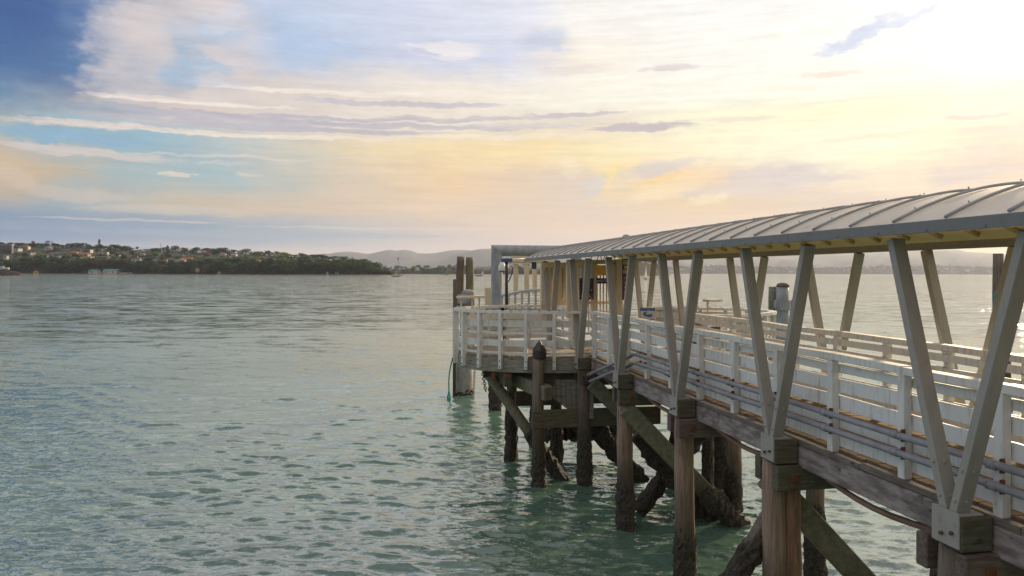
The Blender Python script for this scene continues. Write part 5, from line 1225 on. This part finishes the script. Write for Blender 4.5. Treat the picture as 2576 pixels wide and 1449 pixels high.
while px < 930:
    if not (330 < px < 385): wood_tree(px, rf.uniform(300, 345), rf.uniform(9, 15), rf.uniform(22, 38), rf.choice(('round', 'broad')), rf.choice(('dark', 'mid', 'dark', 'light') if px > 560 else ('dark', 'dark', 'mid')), 'on the skyline of the headland', 'skyline trees of the headland')
    px += rf.uniform(17, 30)
# hedges and shrubs that cover the slope between the trees: too many to count
mb = MB()
for i in range(1500):
    px = rf.uniform(-210, 985); s = rf.uniform(4, 60) if rf.random() < .4 else rf.uniform(60, 350); d = dshore(px) + s; p = at(px, 690, d); z = ground_h(px, s)
    for _ in range(9): leaf_quad(mb, Vector((p.x + rf.gauss(0, 3), p.y + rf.gauss(0, 2), z + abs(rf.gauss(1.2, 1.4)))), 1.5)
M['shrub'] = surf('shrub_leaves', (.014, .023, .010), (.040, .058, .018), .06, (1, 1, 1), .85, 0)
tag(structure('shrubbery', mb, M['shrub']), kind='stuff')
# rocky spit with parked boat at the left edge
mb = MB(); p0 = at(-40, 697, 1030); n = 9
pts = []
for i in range(14):
    f = i / 13; c = at(-60 + 112 * f, 692, 1000); pts.append(Vector((c.x, c.y, -.6 + 5.2 * (1 - f) ** .8)))
part_r = [4 + 5 * (1 - i / 13) for i in range(14)]
structure('rocky_spit', MB().tube(pts, part_r, 12, True, .2, rf), M['rock'])
p = at(9, 680, 1000); t = thing('parked_boat', 'white boat standing on the rocky spit at the far left edge', 'boat', (p.x, p.y, 6.0)); part('hull', MB().box((p.x, p.y, 9.2), (14, 4, 3), None, .8), hm('white'), t); part('cabin', MB().box((p.x - 2, p.y, 11.6), (5, 3, 2.2), None, .4), hm('palegrey'), t)
for cx, cy, w, h, lab in ((2490, 800, 7, 10, 'pale clay scar on the cliff below the black modern house'),):
    pass
M['claym'] = M['clay']
for (f, cx, cy, w, h, lab) in ((c2, 2500, 860, 12, 11, 'upper'), (c3, 690, 765, 11, 8, 'lower')):
    x, y = f(cx, cy); p = at(x, y, dshore(x) + 1); k = D0 / FPX
    structure('cliff_scar', MB().box((p.x, p.y + 6, p.z), (w * k, 14, h * k), Matrix.Rotation(.5, 3, 'X') @ Matrix.Rotation(.2, 3, 'Z'), 3.0), M['clay'])
# --- middle shore (2.6 km)
D1 = 2600.0
SK1 = [(960, 684), (1000, 675), (1060, 670), (1120, 670), (1200, 668), (1330, 668), (1460, 672), (1580, 676), (1640, 690)]
mb = MB(); xs1 = list(range(960, 1650, 15)); vs = []
for s, hh in ((-5, 0), (0, 1), (15, .45), (200, 1.0), (420, 1.05)):
    for x in xs1:
        p = at(x, 690, D1 + max(s, 0)); zr = max(2.0, at(x, interp(x, SK1) + 3, D1 + 200).z); vs.append((p.x, p.y, -1 if s < 0 else (1.0 if s == 0 else zr * hh)))
n = len(xs1); mb.add(vs, [(j * n + i, j * n + i + 1, (j + 1) * n + i + 1, (j + 1) * n + i) for j in range(4) for i in range(n - 1)]); structure('middle_shore', mb, M['earth'], True)
for i in range(46):
    px = 985 + 255 * (i / 45) + rf.uniform(-3, 3) if i < 36 else rf.uniform(1290, 1400); s = rf.choice((5, 20, 60, 120, 200)); zr = max(2.0, at(px, interp(px, SK1) + 3, D1 + 200).z)
    p = at(px, 690, D1 + s); p.z = (1 + (zr * .45 - 1) * min(1, s / 15)) if s <= 15 else zr * (.45 + .55 * min(1, (s - 15) / 185)); p.z -= 1
    kd = rf.choice(('round', 'broad')); cl = rf.choice(('dark', 'mid', 'olive', 'dark', 'light'))
    tree(kd, p, rf.uniform(20, 34), rf.uniform(11, 20), cl, f'{GL[cl]} {KL[kd]} tree on the hazy middle shore beyond the headland', 'trees on the hazy middle shore')
for k, (cx, cy, w, h, wc, rc) in enumerate(((150, 610, 90, 36, 'white', 'palegrey'), (255, 640, 100, 36, 'white', 'palegrey'), (545, 590, 80, 40, 'white', 'teal'), (500, 650, 70, 34, 'palegrey', 'palegrey'), (590, 640, 80, 36, 'white', 'palegrey'), (205, 590, 60, 26, 'cream', 'slate'), (2040, 590, 60, 30, 'cream', 'palegrey'), (2330, 640, 130, 50, 'cream', 'rust'), (940, 690, 80, 60, 'tan', 'tan'))):
    x, y = c5(cx, cy); p = at(x, y, D1 + 25); b = (Vector((p.x, p.y, max(.8, p.z))), D1 + 25)
    house(x, y, w / 10.1, h / 10.1, wc, rc, 'side', f'{CN[wc]} house with {CN[rc]} roof on the hazy middle shore', base=b, win=1, group='houses on the hazy middle shore', rot=rf.uniform(-.3, .3))
# tower crane
x, y = c4(2235, 530); p = at(x, y, 2750); t = thing('crane', 'thin leaning crane jib above the middle shore trees', 'crane', tuple(p)); q = at(*c4(2200, 392), 2750)
part('jib', MB().tube([p - Vector((0, 0, 20)), p.lerp(q, .5), q], [1.6, 1.2, .8], 5), hm('grey'), t); part('cab', MB().box(q, (7, 4, 7), None, .5), hm('grey'), t)
# --- brown cliff point seen through the struts (2 km)
D2_ = 1900.0
mb = MB(); prof = [(1560, 657), (1600, 660), (1622, 660), (1648, 668), (1662, 684), (1690, 692)]
vs = []; xs2 = list(range(1560, 1700, 6))
for dz, top in ((0, 0), (4, 1), (60, 1), (160, .9)):
    for x in xs2: p = at(x, 690, D2_ + dz + 8 * math.sin(x)); z = max(.4, at(x, interp(x, prof), D2_).z); vs.append((p.x, p.y, -1 if not top else z * top))
n = len(xs2); mb.add(vs, [(j * n + i, j * n + i + 1, (j + 1) * n + i + 1, (j + 1) * n + i) for j in range(3) for i in range(n - 1)]); structure('clay_cliff_point', mb, M['clay'])
for i in range(13):
    px = 1575 + i * 7.5 + rf.uniform(-2, 2); p = at(px, 690, D2_ + rf.uniform(20, 60)); p.z = max(1, at(px, interp(px, prof), D2_).z) - 1.5
    tree(rf.choice(('open', 'umbrella', 'round')), p, rf.uniform(11, 17), rf.uniform(12, 21) * (1 if px < 1640 else .7), 'dark', 'dark spreading tree on top of the brown clay cliff point', 'trees on the clay cliff point')
# --- far low shore across the harbour (4.2 km): town and woods as one mass, with a few buildings
D3 = 7400.0
m3 = M['earth']
mb = MB(); xs3 = list(range(1180, 2860, 12)); vs = []
for s, hh in ((-5, 0), (0, .03), (60, .4), (500, 1.0), (1200, 1.0)):
    for x in xs3:
        p = at(x, 690, D3 + max(s, 0)); z = at(x, 677 + 2.5 * math.sin(x * .013) + (0 if x < 2000 else -1), D3 + 500).z; vs.append((p.x, p.y, -1 if s < 0 else max(.6, z * hh)))
n = len(xs3); mb.add(vs, [(j * n + i, j * n + i + 1, (j + 1) * n + i + 1, (j + 1) * n + i) for j in range(4) for i in range(n - 1)]); structure('far_shore', mb, M['earth'], True)
mb = MB()
for i in range(1500):
    x = rf.uniform(1190, 2850); s = rf.choice((20, 60, 150, 300, 500, 520, 530)) + rf.uniform(0, 40); p = at(x, 690, D3 + s); z = at(x, 677 + 2.5 * math.sin(x * .013) + (0 if x < 2000 else -1), D3 + 500).z
    f = .4 * s / 60 if s < 60 else .4 + .6 * min(1, (s - 60) / 440); c = Vector((p.x, p.y, max(1, z * f))); w = rf.uniform(26, 60); h = rf.uniform(14, 34)
    for _ in range(16): leaf_quad(mb, c + Vector((rf.gauss(0, w * .28), rf.gauss(0, w * .28), abs(rf.gauss(.4, .3)) * h)), w * .22)
M['farleaf'] = surf('far_foliage', (.022, .03, .016), (.05, .055, .025), .02, (1, 1, 1), .9, 0)
o = structure('far_woods', mb, M['farleaf']); tag(o, kind='stuff')
for k, (f, cx, cy, w, h, lab) in enumerate(((c6, 610, 402, 160, 12, 'long white shed roof on the far shore seen between the struts'), (c6, 1230, 424, 80, 10, 'pale low shed on the far shore behind the middle struts'), (c6, 1610, 425, 60, 9, 'small pale shed on the far shore right of the middle struts'), (c7, 1085, 328, 40, 8, 'white building on the far shore near the grey capped pile'), (c7, 1215, 336, 24, 5, 'yellowish building on the far shore beside a strut'), (c6, 590, 340, 8, 24, 'slim tower on the far shore skyline'))):
    x, y = f(cx, cy); s = {c6: 4.155, c7: 2.7404}[f] * 1.490683; p = at(x, y, D3 + 40)
    house(x, y, w / s, h / s, 'cream' if 'yellow' in lab else 'white', 'palegrey', 'flat', lab, 'tower' if 'tower' in lab else 'shed', base=(Vector((p.x, p.y, max(.5, p.z))), D3 + 40), cat='tower' if 'tower' in lab else 'building', win=0, deep=.3)
# --- hills (6.5 to 9.5 km)
M['hill'] = surf('wooded_hills', (.030, .040, .026), (.055, .065, .040), .004, (1, 1, 1), .95, 0)
def h8(x, y): return full(850 + x / 2.576, 880 + y / 2.576)
def h1(x, y): return full(1650 + x / 2.683, 880 + y / 2.683)
def hills(name, prof, D, dep, seed):
    r = random.Random(seed); xs_ = np.arange(prof[0][0], prof[-1][0], 5.0); mb = MB(); vs = []
    ph = [r.uniform(0, 6) for _ in range(6)]
    for s, f in ((0, 0.0), (.12, .22), (.35, .52), (.7, .80), (1.0, 1.0), (1.5, .8)):
        for x in xs_:
            wob = sum(math.sin(x * q + ph[k] + s * 9) * a for k, (q, a) in enumerate(((.021, .06), (.043, .05), (.09, .03), (.19, .016)))) * (1 if 0 < s < 1 else .0)
            d = D + dep * s; p = at(x, 690, d); z = at(x, interp(x, prof) + .5 * math.sin(x * .6) * (s == 1), D + dep).z; vs.append((p.x, p.y, -2 if s == 0 else max(1, z * (f + wob))))
    n = len(xs_); mb.add(vs, [(j * n + i, j * n + i + 1, (j + 1) * n + i + 1, (j + 1) * n + i) for j in range(5) for i in range(n - 1)]); return structure(name, mb, M['hill'], True)
P1 = [(620, 668), (700, 655)] + [h8(*q) for q in ((700, 197), (880, 190), (1000, 182), (1080, 168), (1180, 163), (1260, 170), (1360, 187), (1440, 172), (1540, 148), (1580, 146), (1650, 155), (1710, 145), (1780, 155), (1840, 178), (1930, 183), (2030, 175), (2160, 150), (2290, 147), (2400, 154))] + [(1236, 634), (1300, 640), (1420, 645), (1520, 652), (1650, 660)]
P2 = [(900, 690), (960, 668), (1010, 655), (1080, 652), (1130, 646)] + [h1(*q) for q in ((180, 185), (280, 168), (400, 143), (510, 140))] + [(1300, 628), (1400, 632), (1500, 640), (1600, 644), (1700, 640), (1800, 636)] + [c7(*q) for q in ((0, 140), (500, 130), (1100, 108), (1370, 112), (1480, 103), (1640, 105), (1890, 100), (2000, 122), (2230, 135), (2400, 152), (2500, 132), (2700, 120))] + [(2760, 640), (2900, 650)]
hills('far_hills', P1, 13000, 1200, 3); hills('near_hills', P2, 10500, 1200, 4)
# gull
p = at(*c6(668, 276), 150); mb = MB(); mb.add([p + Vector(v) for v in ((-.75, 0, -.35), (-.25, -.12, .0), (0, .0, .02), (.3, -.1, .25), (.8, 0, .62), (.25, .16, .12), (0, .2, -.04), (-.3, .14, -.08))], [(0, 1, 7), (1, 2, 6, 7), (2, 3, 5, 6), (3, 4, 5)])
g = thing('gull', 'small gull flying in front of the far shore between the struts', 'bird', tuple(p)); part('wing', mb, hm('grey'), g); part('body', MB().tube([p + Vector((-.25, -.25, -.04)), p + Vector((0, 0, 0)), p + Vector((.2, .3, .04))], [.02, .08, .02], 7), hm('white'), g)
# ---------------------------------------------------------------- the air
hz = MB().b3(-12000, 17000, -600, 16500, -2.5, 540)
me = hz.mesh('haze'); m = bpy.data.materials.new('haze_air'); m.use_nodes = True; t_ = m.node_tree; t_.nodes.clear()
o_ = t_.nodes.new('ShaderNodeOutputMaterial'); v_ = t_.nodes.new('ShaderNodeVolumePrincipled'); t_.links.new(v_.outputs[0], o_.inputs['Volume'])
v_.inputs['Color'].default_value = (.74, .80, 1.0, 1); v_.inputs['Density'].default_value = HAZE; v_.inputs['Anisotropy'].default_value = .35
me.materials.append(m); ho = bpy.data.objects.new('haze', me); COL.objects.link(ho); tag(ho, kind='stuff')
